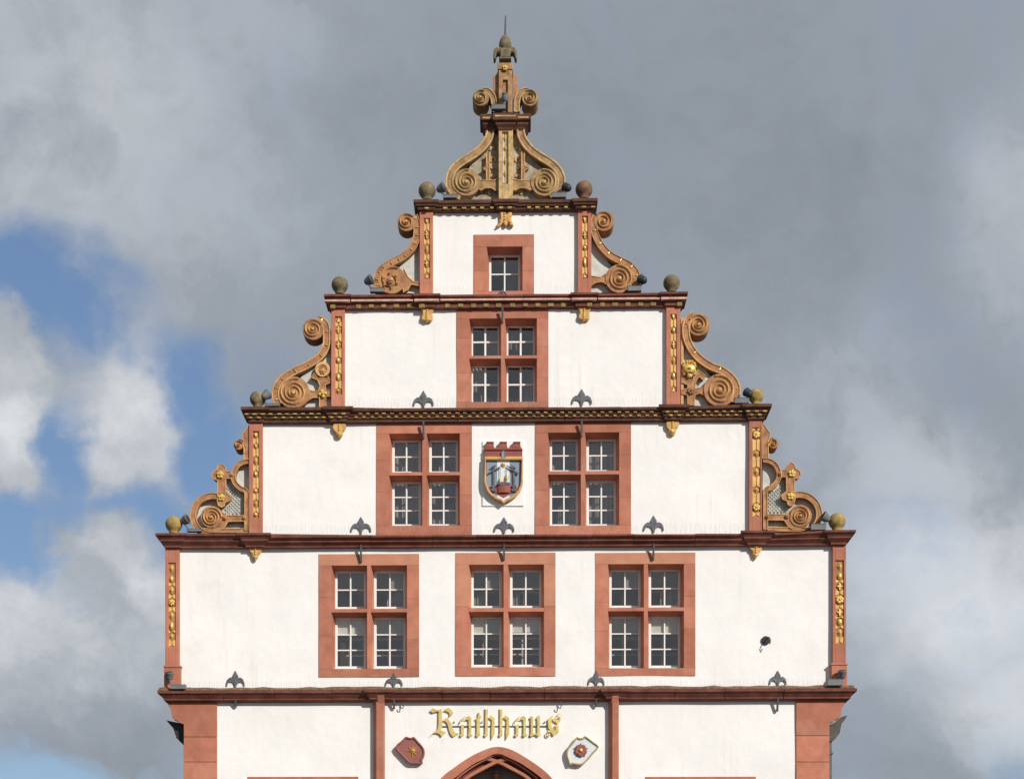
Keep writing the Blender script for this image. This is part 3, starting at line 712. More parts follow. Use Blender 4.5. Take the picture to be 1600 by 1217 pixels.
# --- drop consoles under the cornices
def drop(outline, marks, d=.075):
    m = MB(); m.poly(outline, d, 0); o = m.build('drop_ornament', OCHRE, hall, bevel=.018)
    q = MB()
    for x, y, r_ in marks: X_, Z_ = W(x, y, d); q.lathe((X_, -d + .004, Z_), [(r_ / PPM, 0), (r_ / PPM, .012), (r_ / PPM * .5, .03)], (0, -1, 0), 10)
    q.build('boss', GOLD, o)
    return o
Z = zoomed(760, 320, 26.67)
drop(Z([(540, 270), (1070, 270), (1065, 430), (1020, 520), (1050, 640), (1150, 860), (1060, 900), (960, 850), (880, 700), (860, 860), (780, 900), (730, 850), (700, 690), (620, 820), (500, 900), (400, 930), (440, 840), (540, 720), (590, 560), (570, 400)]), [(789, 334, 1.8), (789, 338, 1.8), (789, 342, 1.6), (782, 346, 1.6), (797, 347, 1.6)])
Z = zoomed(630, 455, 18.73)
ol = Z([(500, 480), (905, 480), (880, 560), (850, 640), (870, 760), (850, 850), (790, 880), (720, 860), (660, 910), (600, 860), (530, 840), (520, 760), (560, 660), (540, 560)])
drop(ol, [(667.5, 485, 1.6), (667.5, 488.5, 1.8), (667.3, 492, 2), (667.2, 495.5, 2), (667, 499, 1.6)])
drop([(x + 245.5, y - 1.5) for x, y in ol], [(913, 483.5, 1.6), (913, 487, 1.8), (912.8, 490.5, 2), (912.7, 494, 2), (912.5, 497.5, 1.6)])
ol = [(521, 660), (539, 660), (541, 666), (538, 672), (535, 674), (535.5, 679), (532.5, 683), (528.5, 684), (524.5, 681), (524, 676), (520, 672), (518.8, 667)]
drop(ol, [(530, 664, 1.4), (530, 667.5, 1.4), (530, 671, 1.4), (530, 677.5, 3.6)]); drop([(x + 521, y - 4) for x, y in ol], [(1051, 660, 1.4), (1051, 663.5, 1.4), (1051, 667, 1.4), (1051, 673.5, 3.6)])
ol = [(388.5, 854), (409, 854), (409, 859), (406, 864), (403.5, 866), (403, 870), (400.5, 873), (398.5, 876.5), (396, 872), (393.5, 869), (393.5, 865), (389.5, 862), (388, 858)]
drop(ol, [(399, 858, 1.3), (399, 861.5, 1.4), (399, 865, 1.6), (398.8, 869.5, 2.4)]); drop([(x + 782.5, y - 3) for x, y in ol], [(1181.5, 855, 1.3), (1181.5, 858.5, 1.4), (1181.5, 862, 1.6), (1181.3, 866.5, 2.4)])

# --- scrolls
def spiral_pts(cx, cy, r0, r1, turns, a0, sgn, d, n=46):
    out = []
    for i in range(n + 1):
        f = i / n; rr_ = r0 + (r1 - r0) * (f ** .85); a = R(a0) + sgn * turns * 2 * math.pi * f
        out.append(W(cx + rr_ * math.cos(a), cy - rr_ * math.sin(a), d))
    return out
def volute(parent, cx, cy, r_, turns, a0, sgn, d, body, ridge, back=-.24, rim=True, wr=.22):
    m = MB(); X_, Z_ = W(cx, cy, d); m.disc(X_, Z_, r_ / PPM, d, back); o = m.build('volute', body, parent, bevel=.006)
    sp = spiral_pts(cx, cy, r_ * .90, r_ * .10, turns, a0, sgn, d, 60)
    wl = [max(.012, r_ / PPM * wr * (1 - .55 * i / 60)) for i in range(61)]
    m = MB(); m.ribbon(sp, wl, d + .012, d - .004, crown=.022)
    m.disc(X_, Z_, r_ / PPM * .13, d + .03, d - .004, 12, dome=.01)
    m.build('spiral', ridge, parent, smooth=False)
    return o
def band(parent, pts, w, d, body, rim, back=-.24, ticks=0, rimw=.018, closed_rim=True):
    P = [W(x, y, d) for x, y in smoothline(pts, 6)]; wl = w / PPM
    m = MB(); m.ribbon(P, wl, d, back); o = m.build('scroll_band', body, parent)
    for s_ in (-1, 1):
        E = []
        for i, p in enumerate(P):
            a, b_ = P[max(i - 1, 0)], P[min(i + 1, len(P) - 1)]; tx, tz = b_[0] - a[0], b_[1] - a[1]; l = math.hypot(tx, tz)
            E.append((p[0] - tz / l * (wl / 2 - rimw * .5) * s_, p[1] + tx / l * (wl / 2 - rimw * .5) * s_))
        m = MB(); m.ribbon(E, rimw, d + .012, d - .01, crown=.006); m.build('rim', rim, parent)
    if ticks:
        n = len(P)
        for k in range(ticks):
            i = int((k + .6) / ticks * (n - 2)); a, b_ = P[i], P[i + 1]; tx, tz = b_[0] - a[0], b_[1] - a[1]; l = math.hypot(tx, tz); nx, nz = -tz / l, tx / l
            c_ = P[i]; m = MB(); m.tube([(c_[0] - nx * wl * .22, -d - .004, c_[1] - nz * wl * .22), (c_[0], -d - .012, c_[1]), (c_[0] + nx * wl * .34, -d - .004, c_[1] + nz * wl * .34)], [.004, .010, .005], 5)
            m.build('gilt_leaf', GOLD, parent)
    return o
def rosette(parent, cx, cy, r_, d, mat=GOLD, petals=6):
    m = MB(); X_, Z_ = W(cx, cy, d); r0 = r_ / PPM
    for k in range(petals):
        a = 2 * math.pi * k / petals + .2
        m.lathe((X_ + math.cos(a) * r0 * .58, -d + .005, Z_ + math.sin(a) * r0 * .58), [(r0 * .40, 0), (r0 * .42, .022), (r0 * .2, .036)], (0, -1, 0), 9)
    m.lathe((X_, -d + .003, Z_), [(r0 * .3, 0), (r0 * .3, .04), (r0 * .12, .055)], (0, -1, 0), 9)
    return m.build('rosette', mat, parent)
def plate(parent, pts, d, back, mat, name='spandrel', bevel=0.0):
    m = MB(); m.poly(pts, d, back); return m.build(name, mat, parent, bevel=bevel)
def strap(parent, pts, d, body=OLDSTONE, rimm=OCHRE, back=-.1):
    o = plate(parent, pts, d, back, body, 'strapwork', .004)
    P = [W(x, y, d) for x, y in pts]; m = MB(); m.ribbon(P, .016, d + .008, d - .01, closed=True, crown=.004); m.build('rim', rimm, parent)
    return o
def scroll_root(px, py):
    x_, z_ = W(px, py, 0); o = bpy.data.objects.new('scroll_ornament', None); COL.objects.link(o); o.parent = hall; return o

SD = .05
# storey 4, left
sr = scroll_root(620, 455); Z = zoomed(560, 280, 6.083)
plate(sr, Z([(588, 560), (588, 1085), (330, 1085), (340, 900), (500, 700)]), -.05, -.2, GREYPLASTER)
band(sr, Z([(530, 345), (555, 440), (552, 550), (520, 640), (455, 715), (370, 768), (285, 812), (208, 872), (172, 950), (185, 1030), (215, 1070)]), 11.2, SD, OLDSTONE, OCHRE, ticks=13, rimw=.012)
volute(sr, *Z([(458, 408)])[0], 14.2, 2.3, 40, 1, SD + .012, OLDSTONE, OCHRE, wr=.13)
volute(sr, *Z([(315, 955)])[0], 22, 1.25, 60, 1, SD + .012, OLDSTONE, OCHRE, wr=.07)
for k in range(6): rosette(sr, *Z([(305 + 70 * math.cos(k * 1.047 + .4), 965 + 70 * math.sin(k * 1.047 + .4))])[0], 2.2, SD + .02, GOLD, 3)
rosette(sr, *Z([(300, 970)])[0], 5, SD + .02, OLDSTONE, 6)
strap(sr, Z([(430, 850), (470, 930), (520, 975), (590, 980), (590, 1018), (500, 1000), (470, 1050), (430, 1080), (410, 960)]), SD - .006)
# storey 4, right
sr = scroll_root(960, 455); Z = zoomed(790, 280, 6.083)
plate(sr, Z([(810, 540), (810, 1080), (1050, 1080), (1060, 900), (900, 690)]), -.05, -.2, GREYPLASTER)
band(sr, Z([(858, 345), (838, 430), (850, 520), (905, 632), (990, 722), (1090, 778), (1180, 825), (1238, 900), (1248, 1000), (1225, 1060)]), 11.0, SD, OLDSTONE, OCHRE, ticks=8, rimw=.013)
volute(sr, *Z([(935, 398)])[0], 15.8, 2.3, 140, -1, SD + .012, OLDSTONE, OCHRE, wr=.11)
volute(sr, *Z([(1085, 945)])[0], 22.5, 3.0, 100, -1, SD + .012, OLDSTONE, OCHRE, wr=.13)
strap(sr, Z([(812, 922), (900, 935), (950, 900), (950, 1000), (915, 975), (855, 982), (812, 1018)]), SD - .006)
# storey 3, left
sr = scroll_root(470, 632); Z = zoomed(370, 420, 5.07)
plate(sr, Z([(752, 600), (752, 1098), (440, 1098), (470, 900), (640, 720)]), -.05, -.2, GREYPLASTER)
band(sr, Z([(640, 395), (700, 440), (712, 530), (704, 620), (655, 698), (570, 758), (465, 808), (372, 862), (318, 930), (305, 1010), (330, 1075)]), 11.6, SD, OLDSTONE, OCHRE, ticks=9, rimw=.022)
volute(sr, *Z([(605, 478)])[0], 16.8, 2.6, 30, 1, SD + .012, OLDSTONE, OCHRE, wr=.17)
volute(sr, *Z([(450, 980)])[0], 25.0, 3.2, 70, 1, SD + .012, OLDSTONE, OCHRE, wr=.14)
strap(sr, Z([(560, 955), (600, 970), (645, 968), (660, 930), (640, 880), (585, 860), (610, 830), (640, 870), (720, 870), (720, 850), (748, 900), (700, 920), (705, 965), (748, 965), (748, 1010), (705, 1012), (705, 1095), (655, 1095), (655, 1020), (600, 1020), (560, 1050)]), SD - .01)
m = MB(); x_, z_ = W(*Z([(680, 795)])[0], SD); m.ribbon([(x_ + .105 * math.cos(a * .2618), z_ + .105 * math.sin(a * .2618)) for a in range(24)], .05, SD + .005, -.1, closed=True); m.build('ring', OCHRE, sr)
m = MB(); m.disc(x_, z_, .10, SD - .01, -.1); m.build('roundel', OLDSTONE, sr)
rosette(sr, *Z([(682, 815)])[0], 5, SD, OCHRE, 5); rosette(sr, *Z([(680, 990)])[0], 7, SD + .005, GOLD, 4)
# storey 3, right
sr = scroll_root(1110, 630); Z = zoomed(980, 420, 5.07)
plate(sr, Z([(428, 560), (428, 1085), (750, 1085), (700, 900), (520, 680)]), -.05, -.2, GREYPLASTER)
band(sr, Z([(535, 362), (475, 420), (466, 520), (500, 620), (570, 708), (662, 772), (765, 815), (842, 885), (868, 965), (845, 1060)]), 12.0, SD, OLDSTONE, OCHRE, ticks=4, rimw=.022)
volute(sr, *Z([(565, 442)])[0], 17.5, 2.6, 150, -1, SD + .012, OLDSTONE, OCHRE, wr=.15)
volute(sr, *Z([(735, 960)])[0], 25.5, 3.0, 110, -1, SD + .012, OLDSTONE, OCHRE, wr=.14)
strap(sr, Z([(430, 870), (480, 880), (520, 880), (530, 850), (560, 800), (620, 850), (600, 880), (570, 855), (545, 885), (535, 950), (610, 940), (625, 1010), (575, 985), (535, 1000), (532, 1080), (480, 1080), (478, 1000), (430, 990), (430, 960), (478, 950), (480, 920), (430, 900)]), SD - .01)
m = MB(); m.pbox(1064.2, 1068, 496, 632, .03, -.1); m.build('edge_strip', OCHRE, sr)
# gilded lion-like mask
mk = MB(); cx_, cy_ = Z([(492, 795)])[0]; X_, Z_ = W(cx_, cy_, SD + .03)
mk.lathe((X_, -SD, Z_), [(.085, 0), (.082, .05), (.06, .085), (.02, .10)], (0, -1, 0), 14, squash=(1, 1.3))
mk.lathe((X_, -SD - .08, Z_ - .005), [(.02, 0), (.018, .03), (.006, .045)], (0, -1, 0), 8, squash=(.8, 1.8))
for sx_ in (-1, 1):
    mk.lathe((X_ + sx_ * .035, -SD - .06, Z_ + .035), [(.016, 0), (.014, .02), (.004, .026)], (0, -1, 0), 8)
    mk.lathe((X_ + sx_ * .04, -SD - .05, Z_ + .065), [(.03, 0), (.026, .03), (.01, .04)], (0, -1, 0), 8, squash=(1, .5))
    for k in range(5): mk.lathe((X_ + sx_ * (.09 + .01 * (k % 2)), -SD, Z_ + .10 - k * .045), [(.028, 0), (.026, .03), (.008, .05)], (0, -1, 0), 8)
    mk.lathe((X_ + sx_ * .03, -SD - .05, Z_ - .055), [(.028, 0), (.024, .03), (.008, .042)], (0, -1, 0), 8, squash=(1, .5))
for k in range(3): mk.lathe((X_ - .045 + k * .045, -SD, Z_ + .13), [(.03, 0), (.027, .04), (.008, .06)], (0, -1, 0), 8)
mk.lathe((X_, -SD, Z_ - .11), [(.04, 0), (.035, .05), (.01, .065)], (0, -1, 0), 8)
mk.build('mask', GOLD, sr)
rosette(sr, *Z([(505, 968)])[0], 6, SD, OLDSTONE, 6)
# storey 2, both sides, mirrored
def storey2(f, pilx, dy):
    sr = scroll_root(0, 0)
    Z0_ = zoomed(240, 640, 5.07)
    def Z(L): return [(f(x), y + dy) for x, y in Z0_(L)]
    plate(sr, Z([(758, 400), (758, 965), (380, 965), (340, 860), (370, 760), (470, 700), (540, 720), (575, 545), (640, 520), (680, 440)]), -.06, -.2, GREYPLASTER)
    strap(sr, Z([(760, 118), (735, 150), (700, 200), (712, 245), (716, 300), (716, 400), (760, 400)]), SD)
    v = Z([(672, 278)])[0]; sg = 1 if f(0) < f(1) else -1
    volute(sr, v[0], v[1], 7.6, 1.4, 20 if sg > 0 else 160, sg, SD + .01, OLDSTONE, OCHRE, wr=.25)
    band(sr, Z([(672, 243), (705, 255), (722, 300)]), 4.5, SD, OLDSTONE, OCHRE, rimw=.01)
    band(sr, Z([(756, 408), (700, 420), (655, 455), (630, 520), (645, 580), (690, 625), (735, 650), (738, 740), (738, 850), (738, 960)]), 7.6, SD, OLDSTONE, OCHRE, rimw=.015)
    # half-round stone ring fields and cross
    strap(sr, Z([(612, 490), (575, 492), (568, 455), (540, 428), (512, 440), (500, 475), (465, 500), (458, 530), (480, 552), (508, 560), (508, 680), (570, 675), (572, 545), (612, 545)]), SD + .004)
    arcpts = [(470 + 158 * math.cos(R(a)), 838 - 155 * math.sin(R(a))) for a in range(68, 262, 10)]
    band(sr, Z(arcpts), 9.8, SD, OLDSTONE, OCHRE, rimw=.015)
    strap(sr, Z([(505, 660), (570, 655), (612, 690), (600, 720), (565, 735), (560, 760), (540, 772), (515, 760), (505, 725)]), SD + .01)
    v = Z([(460, 850)])[0]; volute(sr, v[0], v[1], 17.5, 3.0, 0 if sg > 0 else 180, sg, SD + .012, OLDSTONE, OCHRE, wr=.15)
    strap(sr, Z([(520, 790), (575, 838), (720, 838), (720, 882), (590, 884), (560, 930), (520, 960), (400, 962), (470, 930), (530, 900)]), SD - .004)
    strap(sr, Z([(380, 942), (755, 942), (755, 970), (370, 970)]), SD - .012)
    for (x, y, r_, mt) in ((528, 516, 6.2, GOLD), (537, 696, 6.2, GOLD), (565, 855, 3.4, OCHRE), (722, 855, 3.2, OCHRE), (622, 517, 3, OCHRE)):
        q = Z([(x, y)])[0]; rosette(sr, q[0], q[1], r_, SD + .012, mt, 5)
    # diaper studs
    st = MB(); poly_ = [(575, 560), (630, 620), (712, 668), (712, 832), (585, 836), (556, 790), (610, 740), (618, 690), (575, 650)]
    def inside(x, y):
        c_ = False; n = len(poly_)
        for i in range(n):
            x1_, y1_ = poly_[i]; x2_, y2_ = poly_[i - 1]
            if (y1_ > y) != (y2_ > y) and x < (x2_ - x1_) * (y - y1_) / (y2_ - y1_) + x1_: c_ = not c_
        return c_
    for j in range(24):
        for i in range(12):
            x, y = 560 + i * 30 + (15 if j % 2 else 0), 565 + j * 15
            ok = inside(x, y) or (592 < x < 705 and 898 < y < 935)
            if ok:
                q = Z([(x, y)])[0]; X_, Z_ = W(q[0], q[1], -.05); st.lathe((X_, .061, Z_), [(.030, 0), (.026, .012), (.004, .035)], (0, -1, 0), 4)
    st.build('diaper_studs', GREYPLASTER, sr, kind='stuff')
storey2(lambda x: x, 389, 0); storey2(lambda x: 1581.5 - x, 1190, -2)

# --- crown of the gable
cr_ = bpy.data.objects.new('gable_crown', None); COL.objects.link(cr_); cr_.parent = hall
cr_.name = 'gable_crown'
Z = zoomed(670, 170, 6.667)
for f in (lambda x: x, lambda x: 1579.5 - x):
    sg = 1 if f(0) < f(1) else -1; F = lambda L: [(f(x), y) for x, y in Z(L)]
    plate(cr_, F([(650, 200), (728, 200), (728, 945), (380, 945), (300, 850), (430, 600), (560, 480)]), -.05, -.2, CROWNGROUND)
    band(cr_, F([(640, 175), (636, 262), (598, 352), (520, 440), (420, 508), (325, 568), (252, 640), (218, 725), (222, 815), (265, 878), (335, 912)]), 12.8, SD, CROWNOCHRE, CROWNRIM, back=-.26, rimw=.030)
    v = F([(392, 765)])[0]; volute(cr_, v[0], v[1], 21.5, 3.0, 80 if sg > 0 else 100, sg, SD + .016, CROWNOCHRE, CROWNRIM, back=-.26, wr=.17)
    strap(cr_, F([(520, 745), (570, 748), (680, 748), (700, 740), (725, 740), (725, 850), (690, 850), (650, 825), (590, 825), (540, 850), (515, 830)]), SD - .004, CROWNOCHRE)
    strap(cr_, F([(600, 470), (632, 450), (632, 745), (600, 745), (600, 650), (560, 620), (600, 600)]), SD - .008, CROWNOCHRE)
    for (cx_, cy_, r_, a0_, a1_) in ((668, 535, 26, 250, -60), (668, 600, 24, 100, 300), (665, 435, 26, 200, 20), (665, 715, 22, 200, -20), (640, 875, 18, 30, 300)):
        pts = [(cx_ + r_ * math.cos(R(a0_ + (a1_ - a0_) * k / 10)), cy_ - r_ * math.sin(R(a0_ + (a1_ - a0_) * k / 10))) for k in range(11)]
        m = MB(); m.tube([(lambda q: (q[0], .045, q[1]))(W(x, y, -.045)) for x, y in F(pts)], [.010] + [.026] * 9 + [.010], 6); m.build('curl', CROWNRIM, cr_)
    # upper crown scroll
    Z2 = zoomed(670, 20, 6.667); F2 = lambda L: [(f(x), y) for x, y in Z2(L)]
    v = F2([(541, 886)])[0]; volute(cr_, v[0], v[1], 12.8, 2.3, 60 if sg > 0 else 120, sg, SD + .012, CROWNOCHRE, CROWNRIM, back=-.30, wr=.17)
    band(cr_, F2([(560, 808), (620, 820), (662, 870), (680, 940), (682, 1035)]), 9.5, SD, CROWNOCHRE, CROWNRIM, back=-.26, rimw=.022)
    m = MB(); m.poly(F2([(672, 670), (700, 650), (726, 600), (726, 1035), (690, 1035), (672, 840)]), .03, -.2); m.build('flank', OLDSTONE, cr_, bevel=.006)
# pilaster of the crown
m = MB(); dd = .12
m.pbox(779, 784.6, 196, 312.5, dd, -.2); m.pbox(794, 801.5, 196, 312.5, dd, -.2); m.pbox(784.6, 794, 196, 206, dd - .001, -.2); m.pbox(784.6, 794, 287, 312.5, dd - .001, -.2)
m.pbox(784.4, 794.2, 205.8, 287.2, dd - .05, -.19)
m.build('crown_pilaster', CROWNRIM, cr_, bevel=.006)
for y, h in ((215, 6.5), (232, 3.4), (252, 5.5), (271, 5)):
    q = MB(); x_, z_ = W(789.3, y, dd - .04); q.lathe((x_, -dd + .05, z_), [(.026 * 1.2, 0), (.03, .012), (.004, .05)], (0, -1, 0), 4 if h > 4 else 10)
    q.v = [(x_ + (v[0] - x_) * .95, v[1], z_ + (v[2] - z_) * h * .38) for v in q.v]; q.build('motif', GOLD, cr_)
m = MB(); m.pbox(785.3, 787.2, 207, 286, dd - .04, dd - .06); m.pbox(791.4, 793.2, 207, 286, dd - .04, dd - .06); m.build('panel_lining', GREYPLASTER, cr_)
# cap cornice
def cap(x0, x1, yt, d):
    m = MB(); prof = [(.0, 204), (.02, 199), (.055, 194), (.055, 191), (.10, 187), (.10, yt)]
    L = []
    for o_, y in prof:
        z_ = WZ(y, d + o_); a, b_ = WX(x0, d), WX(x1, d); L.append([(a - o_, -(d + o_), z_), (b_ + o_, -(d + o_), z_), (b_ + o_, .26 + o_ * .3, z_), (a - o_, .26 + o_ * .3, z_)])
    for q in L: m.v += q
    for i in range(len(L) - 1):
        for k in range(4): m.f.append((i * 4 + k, i * 4 + (k + 1) % 4, i * 4 + 4 + (k + 1) % 4, i * 4 + 4 + k))
    m.f.append((3, 2, 1, 0)); n_ = len(L) * 4; m.f.append((n_ - 4, n_ - 3, n_ - 2, n_ - 1)); return m
cap(759, 820.5, 178, .06).build('cap_cornice', BROWNSTONE, cr_, bevel=.006)
cap(779, 800.5, 176.5, .13).build('cap_cornice', BROWNSTONE, cr_, bevel=.006)
for a, b_, y, d_ in ((754, 771.5, 184.2, .165), (773.5, 806, 181.2, .235), (808, 826, 183.4, .165)):
    m = MB(); m.pbox(a, b_, y - 1.1, y + 1.1, d_, d_ - .02); m.build('gilt_fillet', CROWNRIM, cr_)
# shaft above
m = MB(); dd = .11
m.pbox(779, 785.5, 108, 176, dd, -.16); m.pbox(793.2, 800, 108, 176, dd, -.16); m.pbox(785.5, 793.2, 108, 125, dd - .001, -.16); m.pbox(785.3, 793.4, 124.8, 176, dd - .05, -.15)
m.build('shaft', CROWNOCHRE, cr_, bevel=.006)
m = MB(); m.pbox(777.5, 801, 98, 108.5, dd + .02, -.18); m.build('shaft_cap', CROWNOCHRE, cr_, bevel=.008)
m = MB(); m.pbox(786, 792.8, 125.5, 150, dd - .045, dd - .06); m.build('recess', OLDSTONE, cr_)
rosette(cr_, 789.3, 107, 4.6, dd + .02, GOLD, 5)
# fleuron at the top
m = MB(); x_, z_ = W(789.3, 97.5, 0); top = WZ(79.5); eg = WZ(55.5)
m.box(x_ - .105, x_ + .105, -.11, .11, z_, z_ + .04)
m.box(x_ - .085, x_ + .085, -.10, .09, z_ + .04, top)
for sx_ in (-1, 1):
    P2 = [(x_ + sx_ * .05, top - .005), (x_ + sx_ * .10, top + .022), (x_ + sx_ * .155, top + .018), (x_ + sx_ * .195, top - .03), (x_ + sx_ * .205, top - .10), (x_ + sx_ * .20, z_ + .01), (x_ + sx_ * .165, z_ + .03), (x_ + sx_ * .155, z_ + .10), (x_ + sx_ * .135, z_ + .135), (x_ + sx_ * .10, z_ + .13), (x_ + sx_ * .08, z_ + .06), (x_ + sx_ * .05, z_ + .05)]
    m.prism(P2, .085, -.085)
m.build('fleuron', LICHEN, cr_, bevel=.012)
m = MB(); hgt = eg - top
m.lathe((x_, 0, top), [(.070, 0), (.095, .03), (.108, hgt * .28), (.106, hgt * .48), (.088, hgt * .7), (.058, hgt * .88), (.022, hgt * .99), (.004, hgt * 1.02)], (0, 0, 1), 18)
m.build('finial_bud', LICHEN, cr_, smooth=True)
m = MB(); m.tube([(x_, 0, eg - .02), (x_ + .004, 0, WZ(40)), (x_ + .008, 0, WZ(25))], [.017, .015, .010], 6); m.build('lightning_rod', IRON, cr_)

# --- ball finials
def ball(px, py, r_, mat, d=.08):
    x_, z_ = W(px, py, d); rr_ = r_ / PPM; m = MB()
    rg = random.Random(px); prof = []
    for k in range(1, 14):
        a = math.pi * k / 14; prof.append((rr_ * math.sin(a), -rr_ * math.cos(a) * .97))
    prof = [(rr_ * .55, -rr_ * 1.12), (rr_ * .55, -rr_ * .95)] + [q for q in prof if q[1] > -rr_ * .84]
    prof += [(rr_ * .03, rr_ * .97)]
    m.lathe((x_, -d, z_), prof, (0, 0, 1), 26); m.build('ball_finial', mat, hall, smooth=True)
ball(667.3, 298.5, 13.4, LICHEN); ball(912.5, 296.5, 13.4, RUSTBALL)
ball(531, 445.5, 13, LICHEN); ball(1049.3, 442.5, 13, LICHEN)
ball(402.5, 623.5, 12.2, LICHEN); ball(1181, 619, 11.8, YLICHEN)
ball(271.6, 819, 13.2, YLICHEN); ball(1307.8, 814.5, 13.2, YLICHEN)

# --- iron wall anchors
def anchor(px, ytip, ybase, rtop, rbot, w=33):
    e_ = bpy.data.objects.new('wall_anchor', None); COL.objects.link(e_); e_.parent = hall
    d = .028
    if ytip:
        h = ybase - ytip; k = h / 26.0; X = lambda x, y: (px + x * w / 33, ytip + y * k)
        m = MB(); m.poly([X(0, 0), X(2.5, 4.5), X(5.5, 9), X(3.2, 12.5), X(1.8, 15), X(1.6, 26), X(-1.6, 26), X(-1.8, 15), X(-3.2, 12.5), X(-5.5, 9), X(-2.5, 4.5)], d, d - .018)
        for s_ in (-1, 1):
            m.poly([X(s_ * 1.2, 13.5), X(s_ * 4.5, 11), X(s_ * 9, 10.2), X(s_ * 13.5, 13), X(s_ * 15.8, 18), X(s_ * 16.3, 23), X(s_ * 14.2, 23.5), X(s_ * 13, 19), X(s_ * 10, 17), X(s_ * 6, 17.5), X(s_ * 3.2, 20), X(s_ * 1.2, 25)], d - .002, d - .018)
        m.build('fleur_de_lis', IRON, e_, bevel=.005)
        m = MB(); x_, z_ = W(px, ytip + 12, d); m.box(x_ - .015, x_ + .015, -d + .005, .01, z_ - .015, z_ + .015); m.build('pin', IRON, e_)
    if rtop:
        m = MB(); x_, za = W(px, rtop, .12); zb = W(px, rbot, .05)[1]
        m.add([(x_ - .017, -.14, za), (x_ + .017, -.14, za), (x_ + .017, -.10, za), (x_ - .017, -.10, za), (x_ - .017, -.06, zb), (x_ + .017, -.06, zb), (x_ + .017, -.02, zb), (x_ - .017, -.02, zb)],
              [(0, 1, 2, 3), (7, 6, 5, 4), (0, 4, 5, 1), (1, 5, 6, 2), (2, 6, 7, 3), (3, 7, 4, 0)])
        m.tube([(x_, -.04, zb + .03), (x_, .0, zb + .035)], .016, 6)
        m.build('tie_rod', IRON, e_, bevel=.005)
anchor(785, 451, 461, 480, 504, 12)
anchor(661.5, 609.5, 637, 658, 685); anchor(909, 607, 634, 656, 682)
anchor(563.7, 806.5, 834, 851, 878); anchor(787.5, 807, 833.5, 850, 874.5); anchor(1021.3, 804.5, 832, 849.5, 874.5)
anchor(367.5, 1046.5, 1075, 1092, 1104.5, 30); anchor(615.3, 1050, 1074, 1091, 1107, 28); anchor(931.5, 1047, 1073, 1090, 1104, 27); anchor(1215.5, 1046.5, 1072, 1089, 1111, 28)
# hooks and the black pipe mouth
for px, y0, y1 in ((629.5, 1094, 1106), (876, 1092, 1106)):
    x_, z_ = W(px, y0, .08); x2, z2 = W(px, y1, .08); m = MB()
    m.tube([(x_, -.08, z_ + .02), (x_ + .01, -.08, z2 + .04), (x_, -.08, z2), (x_ - .03, -.08, z2), (x_ - .045, -.08, z2 + .04)], .009, 6); m.build('hook', IRON, hall)
x_, z_ = W(1196.5, 1000, .03); m = MB(); m.lathe((x_, .02, z_), [(.075, 0), (.075, .05), (.06, .052)], (0, -1, 0), 20); m.build('pipe_mouth', BLACK, hall)
m = MB(); m.tube([(x_ + .03, -.02, z_ + .05), (x_ + .05, -.14, z_ + .03), (x_ + .055, -.2, z_ - .03), (x_ + .05, -.17, z_ - .09), (x_ + .045, -.13, z_ - .06)], .009, 6); m.build('hook', IRON, hall)

# --- eaves gutters and downpipe
m = MB(); m.prism([W(x, y, -.12) for x, y in [(259.5, 1124.5), (270, 1127), (287.5, 1130), (287.5, 1164), (280, 1157), (274, 1148), (270.5, 1137), (265, 1131)]], -.12, -DEEP); m.build('gutter', BLACK, hall)
m = MB(); m.prism([W(x, y, -.12) for x, y in [(1324, 1117), (1314, 1120), (1305, 1128), (1294.5, 1133), (1294.5, 1150), (1297, 1158), (1305, 1154), (1312, 1145), (1315, 1130), (1320, 1124)]], -.12, -DEEP); m.build('gutter', GUTTER, hall)
xx = WX(1297.5, -.2); m = MB(); m.tube([(xx, .25, WZ(1150)), (xx, .25, 0.0)], .035, 10); m.box(xx - .05, xx + .05, .2, .3, WZ(1176), WZ(1173.5)); m.build('downpipe', IRON, hall)

# --- pointed portal
po = bpy.data.objects.new('portal', None); COL.objects.link(po); po.parent = hall
AX = 777
outer = [(AX - 110, 1713), (AX - 110, 1300), (AX - 104, 1250), (AX - 90, 1217.5), (AX - 68, 1199), (AX - 42, 1181.5), (AX - 17, 1169.8), (AX, 1166), (AX + 20, 1169.8), (AX + 42, 1181.5), (AX + 68, 1199), (AX + 87, 1217.5), (AX + 102, 1250), (AX + 108, 1300), (AX + 108, 1713)]
inner = [(AX - 85, 1713), (AX - 85, 1300), (AX - 80, 1252), (AX - 74, 1222), (AX - 64, 1213), (AX - 50, 1202), (AX - 35, 1191.5), (AX - 20, 1185), (AX, 1176.5), (AX + 22, 1185), (AX + 36, 1191.5), (AX + 52, 1202), (AX + 68, 1214), (AX + 75, 1224), (AX + 80, 1252), (AX + 84, 1300), (AX + 84, 1713)]
def ring_between(A, B, d0, d1, mat, name, parent):
    """solid band between two outlines with the same number of points"""
    m = MB(); a = [W(x, y, d0) for x, y in A]; b_ = [W(x, y, d0) for x, y in B]; n = len(a)
    for i in range(n): m.v += [(a[i][0], -d0, max(0, a[i][1])), (b_[i][0], -d0, max(0, b_[i][1])), (b_[i][0], -d1, max(0, b_[i][1])), (a[i][0], -d1, max(0, a[i][1]))]
    for i in range(n - 1):
        for k in range(4): m.f.append((i * 4 + k, i * 4 + (k + 1) % 4, i * 4 + 4 + (k + 1) % 4, i * 4 + 4 + k))
    return m.build(name, mat, parent)
